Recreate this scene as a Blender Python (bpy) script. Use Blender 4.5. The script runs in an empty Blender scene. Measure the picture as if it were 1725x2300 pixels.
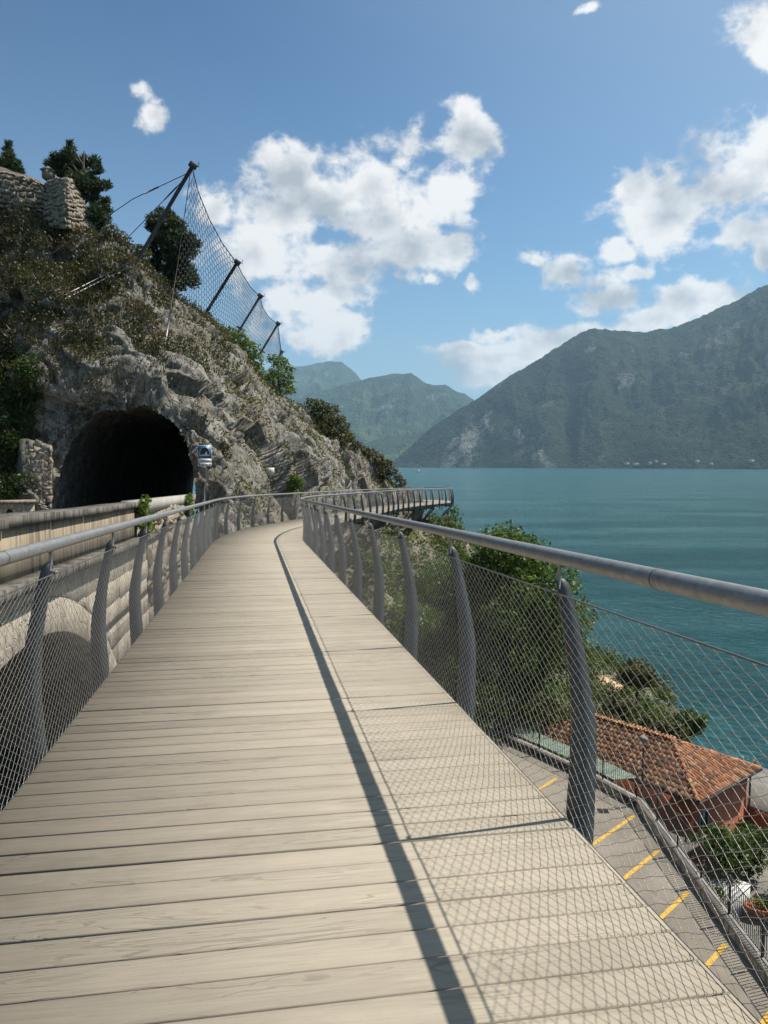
import bpy, math, random
import numpy as np
from mathutils import Vector, Matrix
from mathutils.bvhtree import BVHTree

random.seed(7)
RNG = np.random.default_rng(11)
SC = bpy.context.scene
COL = SC.collection

# ------------------------------------------------------------------ camera, sky, sun, exposure
F_PX, CX, CY, HOR = 1720.0, 862.5, 1150.0, 1043.0          # photograph is 1725 x 2300
PITCH = math.atan((CY - HOR) / F_PX)
cam_d = bpy.data.cameras.new('camera')
cam = bpy.data.objects.new('camera', cam_d)
COL.objects.link(cam)
cam_d.sensor_fit = 'HORIZONTAL'
cam_d.sensor_width = 36.0
cam_d.lens = 36.0 * F_PX / 1725.0
cam_d.clip_start = 0.05
cam_d.clip_end = 60000
cam.location = (0, 0, 0)                                   # the eye is the origin; deck 1.6 m below
cam.rotation_euler = (math.pi / 2 - PITCH, 0, 0)
SC.camera = cam

SUN_DIR = Vector((0.80, 0.237, 1.27)).normalized()          # read from the railing's shadow on the deck
SUN_EL = math.asin(SUN_DIR.z)
SUN_AZ = math.atan2(SUN_DIR.x, SUN_DIR.y)

SC.view_settings.view_transform = 'Standard'
SC.view_settings.look = 'None'
SC.view_settings.gamma = 1.0
SC.view_settings.exposure = 0.52
SC.render.engine = 'CYCLES'
SC.cycles.use_denoising = True
SC.cycles.max_bounces = 6
SC.cycles.diffuse_bounces = 3
SC.cycles.glossy_bounces = 3
SC.cycles.transmission_bounces = 3
SC.cycles.volume_bounces = 0
SC.cycles.transparent_max_bounces = 8
SC.cycles.caustics_reflective = False
SC.cycles.caustics_refractive = False

sun_d = bpy.data.lights.new('sun', 'SUN')
sun_d.energy = 5.0
sun_d.angle = math.radians(0.53)
sun_d.color = (1.0, 0.945, 0.86)
sun = bpy.data.objects.new('sun', sun_d)
COL.objects.link(sun)
sun.rotation_euler = (-SUN_DIR).to_track_quat('-Z', 'Y').to_euler()


def ray(px, py):
    """direction of a photograph pixel (y component about 1)"""
    u = (px - CX) / F_PX
    v = (CY - py) / F_PX
    return Vector((u, math.cos(PITCH) + v * math.sin(PITCH), -math.sin(PITCH) + v * math.cos(PITCH)))


def at(px, py, Y):
    """the point on a pixel's ray at forward distance Y"""
    r = ray(px, py)
    return r * (Y / r.y)


# ---- node helpers
class NT:
    def __init__(self, tree):
        self.t = tree
        self.n = tree.nodes
        self.l = tree.links

    def new(self, kind, **kw):
        nd = self.n.new(kind)
        for k, v in kw.items():
            setattr(nd, k, v)
        return nd

    def link(self, a, b):
        self.l.new(a, b)

    def put(self, sock, val):
        if val is None:
            return
        if isinstance(val, (int, float)):
            if sock.type == 'RGBA':
                sock.default_value = (val, val, val, 1)
            elif sock.type == 'VECTOR':
                sock.default_value = (val, val, val)
            else:
                sock.default_value = val
        elif isinstance(val, (tuple, list)):
            if sock.type == 'RGBA' and len(val) == 3:
                val = tuple(val) + (1,)
            sock.default_value = val
        else:
            self.link(val, sock)

    def math(self, op, a, b=None, c=None, clamp=False):
        nd = self.new('ShaderNodeMath', operation=op, use_clamp=clamp)
        self.put(nd.inputs[0], a)
        self.put(nd.inputs[1], b)
        self.put(nd.inputs[2], c)
        return nd.outputs[0]

    def vmath(self, op, a, b=None, scale=None):
        nd = self.new('ShaderNodeVectorMath', operation=op)
        self.put(nd.inputs[0], a)
        self.put(nd.inputs[1], b)
        if scale is not None:
            self.put(nd.inputs[3], scale)
        return nd.outputs['Value'] if op in ('LENGTH', 'DOT_PRODUCT', 'DISTANCE') else nd.outputs['Vector']

    def mix(self, fac, a, b, blend='MIX'):
        nd = self.new('ShaderNodeMix', data_type='RGBA', blend_type=blend)
        self.put(nd.inputs[0], fac)
        self.put(nd.inputs[6], a)
        self.put(nd.inputs[7], b)
        return nd.outputs[2]

    def noise(self, vec, scale, detail=4, rough=0.55, dist=0.0, out='Fac'):
        nd = self.new('ShaderNodeTexNoise')
        self.put(nd.inputs['Vector'], vec)
        nd.inputs['Scale'].default_value = scale
        nd.inputs['Detail'].default_value = detail
        nd.inputs['Roughness'].default_value = rough
        nd.inputs['Distortion'].default_value = dist
        return nd.outputs[out]

    def vor(self, vec, scale, feature='F1', out='Distance', rand=1.0):
        nd = self.new('ShaderNodeTexVoronoi', feature=feature)
        self.put(nd.inputs['Vector'], vec)
        nd.inputs['Scale'].default_value = scale
        nd.inputs['Randomness'].default_value = rand
        return nd.outputs[out]

    def ramp(self, fac, stops, interp='LINEAR'):
        nd = self.new('ShaderNodeValToRGB')
        cr = nd.color_ramp
        cr.interpolation = interp
        while len(cr.elements) < len(stops):
            cr.elements.new(0.5)
        for e, (p, c) in zip(cr.elements, stops):
            e.position = p
            e.color = (c, c, c, 1) if isinstance(c, (int, float)) else tuple(c) + (1,)
        self.put(nd.inputs[0], fac)
        return nd.outputs[0]

    def mapr(self, v, a, b, c=0.0, d=1.0, smooth=True):
        nd = self.new('ShaderNodeMapRange')
        nd.interpolation_type = 'SMOOTHSTEP' if smooth else 'LINEAR'
        self.put(nd.inputs[0], v)
        for i, x in enumerate((a, b, c, d)):
            nd.inputs[i + 1].default_value = x
        return nd.outputs[0]

    def mapping(self, vec, scale=(1, 1, 1), rot=(0, 0, 0), loc=(0, 0, 0)):
        nd = self.new('ShaderNodeMapping')
        self.put(nd.inputs[0], vec)
        nd.inputs['Scale'].default_value = scale
        nd.inputs['Rotation'].default_value = rot
        nd.inputs['Location'].default_value = loc
        return nd.outputs[0]

    def bump(self, h, strength=0.5, dist=0.05, normal=None):
        nd = self.new('ShaderNodeBump')
        nd.inputs['Strength'].default_value = strength
        nd.inputs['Distance'].default_value = dist
        self.put(nd.inputs['Height'], h)
        if normal is not None:
            self.link(normal, nd.inputs['Normal'])
        return nd.outputs[0]


# ---- world: Nishita sky with cumulus
world = bpy.data.worlds.new('World')
SC.world = world
world.use_nodes = True
wt = NT(world.node_tree)
wt.n.clear()
w_out = wt.new('ShaderNodeOutputWorld')
w_bg = wt.new('ShaderNodeBackground')
wt.link(w_bg.outputs[0], w_out.inputs[0])
w_bg.inputs[1].default_value = 0.063
sky = wt.new('ShaderNodeTexSky', sky_type='NISHITA')
sky.sun_disc = False
sky.sun_elevation = SUN_EL
sky.sun_rotation = SUN_AZ
sky.altitude = 100
sky.air_density = 1.0
sky.dust_density = 0.6
sky.ozone_density = 1.0
geo_w = wt.new('ShaderNodeTexCoord')
DIRV = geo_w.outputs['Generated']
sep = wt.new('ShaderNodeSeparateXYZ')
wt.link(DIRV, sep.inputs[0])
az = wt.math('ARCTAN2', sep.outputs[0], sep.outputs[1])
el = wt.math('ARCSINE', sep.outputs[2])
comb = wt.new('ShaderNodeCombineXYZ')
wt.link(az, comb.inputs[0])
wt.link(el, comb.inputs[1])
AE = comb.outputs[0]
# warp the blob coordinates so that no outline stays an ellipse
warp = wt.noise(DIRV, 13.0, 5, 0.6, out='Color')
warp = wt.vmath('SUBTRACT', warp, (0.5, 0.5, 0.5))
AEW = wt.vmath('ADD', AE, wt.vmath('SCALE', warp, scale=0.050))
CLOUDS = [  # px, py, rx, ry of the photograph (display 1659 wide), weight
    (640, 385, 105, 75, 1), (590, 470, 130, 80, 1), (720, 440, 190, 105, 1), (840, 470, 150, 70, 1), (900, 525, 125, 60, 1),
    (560, 540, 110, 75, 1), (700, 570, 170, 70, 1), (690, 640, 115, 60, 1), (720, 710, 85, 42, 1), (660, 725, 50, 25, .9),
    (880, 318, 62, 50, .95), (1005, 300, 72, 50, 1), (472, 450, 42, 60, .9), (960, 430, 70, 70, .8), (600, 640, 70, 45, .9),
    (1510, 420, 150, 60, 1), (1620, 360, 110, 85, 1), (1440, 500, 60, 70, 1), (1390, 400, 60, 45, .9), (1600, 500, 90, 40, .9), (1655, 80, 60, 70, .9),
    (1225, 585, 58, 38, .95), (1165, 555, 50, 20, .75), (1372, 586, 62, 22, .95), (1330, 645, 90, 36, 1), (1510, 645, 120, 42, 1), (1410, 690, 90, 30, 1),
    (1335, 545, 38, 24, .85), (1300, 606, 36, 18, .85), (1100, 772, 150, 30, 1), (1200, 738, 110, 34, .95), (1010, 752, 110, 15, .85), (1075, 806, 75, 28, 1), (1080, 728, 70, 16, .8),
    (305, 195, 36, 24, .8), (335, 248, 42, 32, .82), (1022, 610, 22, 16, .85), (940, 598, 26, 14, .75), (855, 590, 26, 14, .75), (1260, 12, 30, 14, .7), (1645, 550, 30, 30, .9)]
mask = None
k = 1725.0 / 1659.0
for (px, py, rx, ry, wgt) in CLOUDS:
    r = ray(px * k, py * k).normalized()
    a0, e0 = math.atan2(r.x, r.y), math.asin(r.z)
    dx = wt.vmath('SUBTRACT', AEW, (a0 - 0.0, e0 - 0.0, 0))
    dx = wt.vmath('MULTIPLY', dx, (F_PX / (rx * k * 1.14), F_PX / (ry * k * 1.14), 0))
    v = wt.math('SUBTRACT', wgt, wt.vmath('LENGTH', dx))
    if mask is None:
        mask = v
    else:
        nd = wt.new('ShaderNodeMath', operation='SMOOTH_MAX')
        wt.link(mask, nd.inputs[0])
        wt.link(v, nd.inputs[1])
        nd.inputs[2].default_value = 0.25
        mask = nd.outputs[0]
# the same kind of cumulus goes on outside the frame
side = wt.mapr(wt.math('ABSOLUTE', az), math.radians(31), math.radians(44))
elm = wt.mapr(el, 0.03, 0.12)
wild = wt.math('MULTIPLY', wt.math('SUBTRACT', wt.noise(DIRV, 2.6, 3, 0.5), 0.60), 5.0)
wild = wt.math('SUBTRACT', wt.math('ADD', wild, wt.math('MULTIPLY', wt.math('MULTIPLY', side, elm), 2.0)), 2.0)
mask = wt.math('MAXIMUM', mask, wild)


def cloud_noise(vec):
    """billowed noise: rounded puffs on top of a ragged fractal"""
    v2 = wt.vmath('MULTIPLY', vec, (1.0, 1.0, 1.35))
    big = wt.noise(v2, 12.0, 11, 0.56, 0.10)
    puff = wt.math('ABSOLUTE', wt.math('SUBTRACT', wt.noise(v2, 20.0, 6, 0.56), 0.5))
    return wt.math('SUBTRACT', wt.math('MULTIPLY', wt.math('SUBTRACT', big, 0.5), 2.4), wt.math('MULTIPLY', wt.math('SUBTRACT', puff, 0.075), 2.3))


cn0 = cloud_noise(DIRV)
off = SUN_DIR * 0.009 + Vector((0.0, 0, 0.009))
cn1 = cloud_noise(wt.vmath('ADD', DIRV, tuple(off)))
cnb = wt.noise(DIRV, 9.0, 2, 0.5)
cnb1 = wt.noise(wt.vmath('ADD', DIRV, tuple(SUN_DIR * 0.02 + Vector((0, 0, 0.025)))), 9.0, 2, 0.5)
dens = wt.math('ADD', mask, cn0)
alpha = wt.mapr(dens, -0.02, 0.58)
lit = wt.math('ADD', wt.math('MULTIPLY', wt.math('SUBTRACT', cn0, cn1), 0.62), 0.84)
lit = wt.math('ADD', lit, wt.math('MULTIPLY', wt.math('SUBTRACT', cnb, cnb1), 2.8))
thick = wt.mapr(dens, 0.35, 1.5, 0.0, 0.42)
lit = wt.math('SUBTRACT', lit, thick)
lit = wt.math('MINIMUM', wt.math('MAXIMUM', lit, 0.26), 1.0)
CLB = 1.10
ccol = wt.ramp(lit, [(0.22, tuple(CLB * x for x in (4.6, 4.9, 5.2))), (0.55, tuple(CLB * x for x in (6.9, 7.05, 7.25))), (1.0, tuple(CLB * x for x in (10.4, 10.2, 9.9)))])
# deep polarised blue overhead, pale moist air towards the horizon and the sun
gam = wt.new('ShaderNodeGamma')
gam.inputs[1].default_value = 1.85
wt.link(wt.mix(1.0, sky.outputs[0], (1 / 4.5, 1 / 4.5, 1 / 4.5), 'MULTIPLY'), gam.inputs[0])
deep = wt.mix(1.0, gam.outputs[0], (1.0, 4.6, 4.9), 'MULTIPLY')
cosg = wt.vmath('DOT_PRODUCT', DIRV, tuple(SUN_DIR))
veil_h = wt.math('MULTIPLY', 1.20, wt.math('EXPONENT', wt.math('DIVIDE', wt.math('MAXIMUM', el, 0.0), -0.215)))
veil_s = wt.math('MULTIPLY', 0.62, wt.math('POWER', wt.math('MAXIMUM', wt.math('DIVIDE', wt.math('SUBTRACT', cosg, 0.42), 0.40), 0.0), 1.5))
veil = wt.math('MINIMUM', wt.math('ADD', veil_h, veil_s), 0.95)
skytint = wt.mix(veil, deep, (5.3, 6.5, 7.6))
skymix = wt.mix(wt.math('MULTIPLY', alpha, 0.97), skytint, ccol)
wt.link(skymix, w_bg.inputs[0])
world.cycles.sampling_method = 'MANUAL'
world.cycles.sample_map_resolution = 1024

# ------------------------------------------------------------------ mesh helpers
def _h(ix, iy, iz, seed):
    h = (ix.astype(np.int64) * 374761393 + iy.astype(np.int64) * 668265263 + iz.astype(np.int64) * 2147483647 + seed * 1274126177) & 0xFFFFFFFF
    h = ((h ^ (h >> 13)) * 1274126177) & 0xFFFFFFFF
    h = ((h ^ (h >> 16)) * 2246822519) & 0xFFFFFFFF
    return ((h ^ (h >> 15)) & 0xFFFFFF) / float(0xFFFFFF)


def vnoise(p, seed=0):
    i = np.floor(p)
    f = p - i
    u = f * f * f * (f * (f * 6 - 15) + 10)
    i = i.astype(np.int64)
    out = 0
    for dx in (0, 1):
        wx = u[:, 0] if dx else 1 - u[:, 0]
        for dy in (0, 1):
            wy = u[:, 1] if dy else 1 - u[:, 1]
            for dz in (0, 1):
                wz = u[:, 2] if dz else 1 - u[:, 2]
                out = out + wx * wy * wz * _h(i[:, 0] + dx, i[:, 1] + dy, i[:, 2] + dz, seed)
    return out * 2 - 1


def fbm(p, octs=4, seed=0, gain=0.5):
    a, s, tot = 1.0, 0.0, 0.0
    for o in range(octs):
        s = s + a * vnoise(p * (2.03 ** o) + 17.1 * o, seed + o)
        tot += a
        a *= gain
    return s / tot * 1.6


def ridged(p, octs=4, seed=0):
    a, s, tot = 1.0, 0.0, 0.0
    for o in range(octs):
        s = s + a * (1 - np.abs(vnoise(p * (2.03 ** o) + 9.7 * o, seed + o)) * 1.8)
        tot += a
        a *= 0.5
    return s / tot


def facets(p, seed=0):
    """broken-rock relief: every Voronoi cell is a tilted plane with its own offset"""
    i = np.floor(p).astype(np.int64)
    best = np.full(len(p), 1e9)
    val = np.zeros(len(p))
    for dx in (-1, 0, 1):
        for dy in (-1, 0, 1):
            for dz in (-1, 0, 1):
                c = i + np.array([dx, dy, dz])
                fp = c + np.stack([_h(c[:, 0], c[:, 1], c[:, 2], seed + q) for q in (1, 2, 3)], 1)
                d = p - fp
                dd = (d * d).sum(1)
                m = dd < best
                best[m] = dd[m]
                cm = c[m]
                tilt = np.stack([_h(cm[:, 0], cm[:, 1], cm[:, 2], seed + q) - 0.5 for q in (4, 5, 6)], 1)
                val[m] = (_h(cm[:, 0], cm[:, 1], cm[:, 2], seed + 7) - 0.5) * 1.2 + (tilt * d[m]).sum(1) * 2.2
    return val


def smooth(t):
    t = np.clip(t, 0, 1)
    return t * t * (3 - 2 * t)


def mesh_data(name, V, Fs):
    """Fs: one (n,k) array or a list of such arrays"""
    me = bpy.data.meshes.new(name)
    V = np.asarray(V, dtype=np.float32)
    if isinstance(Fs, np.ndarray):
        Fs = [Fs]
    Fs = [np.asarray(f, dtype=np.int32) for f in Fs if len(f)]
    me.vertices.add(len(V))
    me.vertices.foreach_set('co', V.ravel())
    nl = sum(f.size for f in Fs)
    npol = sum(len(f) for f in Fs)
    me.loops.add(nl)
    me.polygons.add(npol)
    me.loops.foreach_set('vertex_index', np.concatenate([f.ravel() for f in Fs]))
    starts, s = [], 0
    for f in Fs:
        starts.append(np.arange(len(f), dtype=np.int32) * f.shape[1] + s)
        s += f.size
    me.polygons.foreach_set('loop_start', np.concatenate(starts))
    me.update(calc_edges=True)
    return me


def link(name, me, mat, parent=None, smoothed=False):
    o = bpy.data.objects.new(name, me)
    COL.objects.link(o)
    if mat is not None and not me.materials:
        me.materials.append(mat)
    if smoothed:
        me.polygons.foreach_set('use_smooth', np.ones(len(me.polygons), dtype=bool))
    if parent is not None:
        o.parent = parent
        o.matrix_parent_inverse = parent.matrix_world.inverted() if parent.type != 'EMPTY' or True else o.matrix_parent_inverse
    return o


def obj(name, V, Fs, mat, parent=None, smoothed=False):
    return link(name, mesh_data(name, V, Fs), mat, parent, smoothed)


def empty(name, loc=(0, 0, 0)):
    o = bpy.data.objects.new(name, None)
    COL.objects.link(o)
    o.location = loc
    o.matrix_world = Matrix.Translation(loc)
    o.empty_display_size = 0.2
    return o


def tag(o, label=None, cat=None, group=None, kind=None):
    if label:
        o['label'] = label
    if cat:
        o['category'] = cat
    if group:
        o['group'] = group
    if kind:
        o['kind'] = kind
    return o


class MB:
    """collects vertices and faces of one mesh"""
    def __init__(self):
        self.v, self.f, self.n = [], {}, 0

    def add(self, V, F):
        V = np.asarray(V, dtype=float).reshape(-1, 3)
        if isinstance(F, np.ndarray):
            F = [F]
        for f in F:
            f = np.asarray(f, dtype=np.int64)
            if f.ndim == 1:
                f = f[None, :]
            self.f.setdefault(f.shape[1], []).append(f + self.n)
        self.v.append(V)
        self.n += len(V)
        return self

    def box(self, c, size, rot=None):
        V = np.array([(x, y, z) for x in (-.5, .5) for y in (-.5, .5) for z in (-.5, .5)]) * np.array(size)
        if rot is not None:
            V = V @ np.array(rot.to_3x3()).T
        return self.add(V + np.array(c), BOXF)

    def hexa(self, P):
        """8 points: bottom quad 0-3, top quad 4-7"""
        return self.add(P, np.array([(3, 2, 1, 0), (4, 5, 6, 7), (0, 1, 5, 4), (1, 2, 6, 5), (2, 3, 7, 6), (3, 0, 4, 7)]))

    def tube(self, P, r, sides=8, caps=True):
        V, Fq = tubes(np.asarray(P, float)[None], r, sides)
        self.add(V, Fq)
        if caps:
            n = len(P)
            self.f.setdefault(sides, []).append(np.array([list(range(sides))[::-1]]) + self.n - len(V))
            self.f.setdefault(sides, []).append(np.array([list(range((n - 1) * sides, n * sides))]) + self.n - len(V))
        return self

    def build(self, name, mat, parent=None, smoothed=False):
        V = np.concatenate(self.v)
        return obj(name, V, [np.concatenate(x) for x in self.f.values()], mat, parent, smoothed)


BOXF = np.array([(0, 1, 3, 2), (4, 6, 7, 5), (0, 4, 5, 1), (2, 3, 7, 6), (0, 2, 6, 4), (1, 5, 7, 3)])


def tubes(P, r, sides=3):
    """P: (n, k, 3) polylines -> one set of verts and quads; r scalar or (n,k)"""
    n, kk, _ = P.shape
    T = np.gradient(P, axis=1)
    T /= np.linalg.norm(T, axis=2, keepdims=True) + 1e-12
    ref = np.zeros_like(T)
    ref[..., 2] = 1.0
    par = np.abs(T[..., 2]) > 0.9
    ref[par] = (0.83, 0.55, 0.0)
    A = np.cross(T, ref)
    A /= np.linalg.norm(A, axis=2, keepdims=True) + 1e-12
    B = np.cross(T, A)
    r = np.broadcast_to(np.asarray(r, float), (n, kk))
    V = np.empty((n, kk, sides, 3))
    for s in range(sides):
        a = 2 * math.pi * s / sides
        V[:, :, s] = P + (A * math.cos(a) + B * math.sin(a)) * r[..., None]
    idx = np.arange(n * kk * sides).reshape(n, kk, sides)
    a = idx[:, :-1, :]
    b = np.roll(idx, -1, axis=2)[:, :-1, :]
    c = np.roll(idx, -1, axis=2)[:, 1:, :]
    d = idx[:, 1:, :]
    F = np.stack([a, d, c, b], -1).reshape(-1, 4)
    return V.reshape(-1, 3), F


def grid_faces(nu, nv):
    i = np.arange(nu * nv).reshape(nu, nv)
    return np.stack([i[:-1, :-1], i[1:, :-1], i[1:, 1:], i[:-1, 1:]], -1).reshape(-1, 4)


def rand_dirs(n):
    v = RNG.normal(size=(n, 3))
    return v / np.linalg.norm(v, axis=1, keepdims=True)


def leaf_quads(C, size, up=None, aspect=1.9, upbias=0.5):
    """diamond leaves with a fold: 2 tris each"""
    n = len(C)
    size = np.broadcast_to(np.asarray(size, float), (n,))
    N = rand_dirs(n)
    N[:, 2] = np.abs(N[:, 2]) * (1 + upbias)
    N /= np.linalg.norm(N, axis=1, keepdims=True)
    T = np.cross(N, rand_dirs(n))
    T /= np.linalg.norm(T, axis=1, keepdims=True) + 1e-9
    B = np.cross(N, T)
    s = size[:, None]
    V = np.stack([C - T * s * .5, C + B * s * .5 / aspect + N * s * .08, C + T * s * .5, C - B * s * .5 / aspect + N * s * .08], 1)
    F = np.arange(n * 4).reshape(n, 4)
    F = np.concatenate([F[:, [0, 1, 2]], F[:, [0, 2, 3]]])
    return V.reshape(-1, 3), F


def blades(C, h, w, lean=0.5):
    """grass blades: one tapered triangle each"""
    n = len(C)
    a = RNG.uniform(0, 2 * math.pi, n)
    D = np.stack([np.cos(a), np.sin(a), np.zeros(n)], 1)
    a2 = RNG.uniform(0, 2 * math.pi, n)
    L = np.stack([np.cos(a2), np.sin(a2), np.zeros(n)], 1) * (RNG.uniform(0, lean, n) * h)[:, None]
    tip = C + L
    tip[:, 2] += h * RNG.uniform(.7, 1.1, n)
    V = np.stack([C - D * w, C + D * w, tip], 1).reshape(-1, 3)
    return V, np.arange(n * 3).reshape(n, 3)


# ------------------------------------------------------------------ materials
def material(name):
    m = bpy.data.materials.new(name)
    m.use_nodes = True
    t = NT(m.node_tree)
    b = t.n['Principled BSDF']
    return m, t, b


def pos(t):
    return t.new('ShaderNodeNewGeometry').outputs['Position']


def simple(name, col, rough=0.6, metal=0.0, var=0.12, scale=8.0, bump=0.15, bdist=0.01, spec=None):
    m, t, b = material(name)
    p = pos(t)
    n = t.noise(p, scale, 5, 0.6)
    c = t.mix(t.mapr(n, 0.3, 0.7), tuple(x * (1 - var) for x in col), tuple(min(1, x * (1 + var)) for x in col))
    t.link(c, b.inputs['Base Color'])
    b.inputs['Roughness'].default_value = rough
    b.inputs['Metallic'].default_value = metal
    if spec is not None:
        b.inputs['Specular IOR Level'].default_value = spec
    if bump:
        t.link(t.bump(t.noise(p, scale * 4, 4, 0.6), bump, bdist), b.inputs['Normal'])
    return m


def m_plank():
    m, t, b = material('weathered_plank')
    tc = t.new('ShaderNodeTexCoord').outputs['Object']
    oi = t.new('ShaderNodeObjectInfo')
    isl = t.new('ShaderNodeNewGeometry').outputs['Random Per Island']
    rnd = t.math('FRACT', t.math('ADD', oi.outputs['Random'], isl))
    off = t.new('ShaderNodeCombineXYZ')
    t.link(t.math('MULTIPLY', rnd, 37.0), off.inputs[0])
    t.link(t.math('MULTIPLY', rnd, 91.0), off.inputs[1])
    p = t.vmath('ADD', tc, off.outputs[0])
    st = t.mapping(p, (0.9, 16, 6))
    g1 = t.noise(st, 2.2, 6, 0.62, 1.6)
    rings = t.math('SINE', t.math('MULTIPLY', t.noise(t.mapping(p, (0.55, 7, 3)), 1.3, 3, 0.5, 1.2), 60.0))
    rm = t.mapr(rings, 0.72, 1.0)
    patch = t.mapr(t.noise(t.mapping(p, (0.7, 2.2, 1)), 1.6, 3, 0.5), 0.45, 0.62)
    groove = t.math('MULTIPLY', rm, patch)
    fine = t.noise(t.mapping(p, (1.5, 60, 20)), 5.0, 4, 0.7)
    blot = t.noise(t.mapping(p, (1, 1.6, 1)), 3.2, 4, 0.6)
    c = t.ramp(g1, [(0.25, (0.265, 0.229, 0.174)), (0.5, (0.326, 0.283, 0.219)), (0.78, (0.372, 0.325, 0.256))])
    c = t.mix(t.math('MULTIPLY', t.mapr(blot, 0.35, 0.65), 0.28), c, (0.2812, 0.2479, 0.1924))
    tone = t.math('ADD', 0.91, t.math('MULTIPLY', rnd, 0.17))
    c = t.mix(1.0, c, tone, 'MULTIPLY')
    wp = t.new('ShaderNodeNewGeometry').outputs['Position']
    dirt = t.mapr(t.noise(wp, 1.1, 6, 0.68), 0.50, 0.72)
    c = t.mix(t.math('MULTIPLY', dirt, 0.30), c, (0.1776, 0.1517, 0.1110))
    c = t.mix(t.math('MULTIPLY', groove, 0.42), c, (0.1258, 0.1073, 0.0814))
    speck = t.mapr(t.vor(p, 48.0), 0.05, 0.10, 1.0, 0.0)
    speck = t.math('MULTIPLY', speck, t.mapr(t.noise(p, 3.0, 2), 0.58, 0.7))
    c = t.mix(t.math('MULTIPLY', speck, 0.7), c, (0.12, 0.10, 0.08))
    t.link(c, b.inputs['Base Color'])
    b.inputs['Roughness'].default_value = 0.78
    b.inputs['Specular IOR Level'].default_value = 0.25
    h = t.math('ADD', t.math('MULTIPLY', fine, 0.6), t.math('MULTIPLY', groove, -0.9))
    h = t.math('ADD', h, t.math('MULTIPLY', g1, 0.8))
    t.link(t.bump(h, 0.45, 0.004), b.inputs['Normal'])
    return m


def m_galv(name, col, rough=0.42, metal=0.75):
    m, t, b = material(name)
    p = pos(t)
    sp = t.vor(p, 42.0, 'F1', 'Color')
    spf = t.new('ShaderNodeSeparateColor')
    t.link(sp, spf.inputs[0])
    dirt = t.mapr(t.noise(p, 5.0, 5, 0.65), 0.45, 0.75)
    c = t.mix(spf.outputs[0], tuple(x * 0.86 for x in col), tuple(min(1, x * 1.1) for x in col))
    c = t.mix(t.math('MULTIPLY', dirt, 0.45), c, tuple(x * 0.5 for x in col))
    t.link(c, b.inputs['Base Color'])
    b.inputs['Metallic'].default_value = metal
    t.link(t.math('ADD', rough, t.math('MULTIPLY', spf.outputs[1], 0.14)), b.inputs['Roughness'])
    t.link(t.bump(t.noise(p, 60, 3), 0.08, 0.002), b.inputs['Normal'])
    return m


def m_rock(name='limestone', light=(0.280, 0.260, 0.228), mid=(0.150, 0.138, 0.118), dark=(0.042, 0.038, 0.033), green=0.5, fine=1.0):
    m, t, b = material(name)
    g = t.new('ShaderNodeNewGeometry')
    p = g.outputs['Position']
    pw = t.vmath('ADD', p, t.vmath('SCALE', t.noise(p, 1.1 * fine, 3, 0.5, out='Color'), scale=0.9 / fine))
    n1 = t.noise(pw, 0.55 * fine, 8, 0.66)
    n2 = t.noise(t.mapping(pw, (1.9, 1.9, 0.7), (0.35, 0.55, 0)), 1.7 * fine, 7, 0.68, 0.6)
    c = t.ramp(n2, [(0.30, dark), (0.41, mid), (0.53, light), (0.70, tuple(min(1, x * 1.22) for x in light))])
    c = t.mix(t.mapr(n1, 0.42, 0.62, 0.0, 0.55), c, mid)
    crack = t.mapr(t.vor(t.mapping(pw, (1, 1, 0.55), (0.3, 0.5, 0)), 2.1 * fine, 'DISTANCE_TO_EDGE'), 0.0, 0.055, 1, 0)
    c = t.mix(t.math('MULTIPLY', crack, 0.65), c, dark)
    blk = t.mapr(t.noise(t.mapping(p, (1.6, 1.6, 0.45)), 0.32 * fine, 6, 0.68), 0.50, 0.64)
    c = t.mix(t.math('MULTIPLY', blk, 0.55), c, tuple(x * 1.3 for x in dark))
    warm = t.mapr(t.noise(p, 0.33 * fine, 4, 0.6), 0.50, 0.66)
    c = t.mix(t.math('MULTIPLY', warm, 0.28), c, (0.23, 0.165, 0.105))
    if green:
        sepn = t.new('ShaderNodeSeparateXYZ')
        t.link(g.outputs['Normal'], sepn.inputs[0])
        moss = t.math('MULTIPLY', t.mapr(t.noise(p, 0.42, 6, 0.7), 0.48, 0.62), t.mapr(sepn.outputs[2], 0.0, 0.6, 0.35, 1.0))
        c = t.mix(t.math('MULTIPLY', moss, green), c, (0.085, 0.085, 0.035))
    t.link(c, b.inputs['Base Color'])
    b.inputs['Roughness'].default_value = 0.92
    b.inputs['Specular IOR Level'].default_value = 0.15
    h = t.math('ADD', t.math('MULTIPLY', n2, 0.8), t.math('MULTIPLY', crack, -0.45))
    h = t.math('ADD', h, t.math('MULTIPLY', t.noise(p, 7.0 * fine, 6, 0.7), 0.5))
    t.link(t.bump(h, 0.6, 0.20 / fine), b.inputs['Normal'])
    return m


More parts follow.
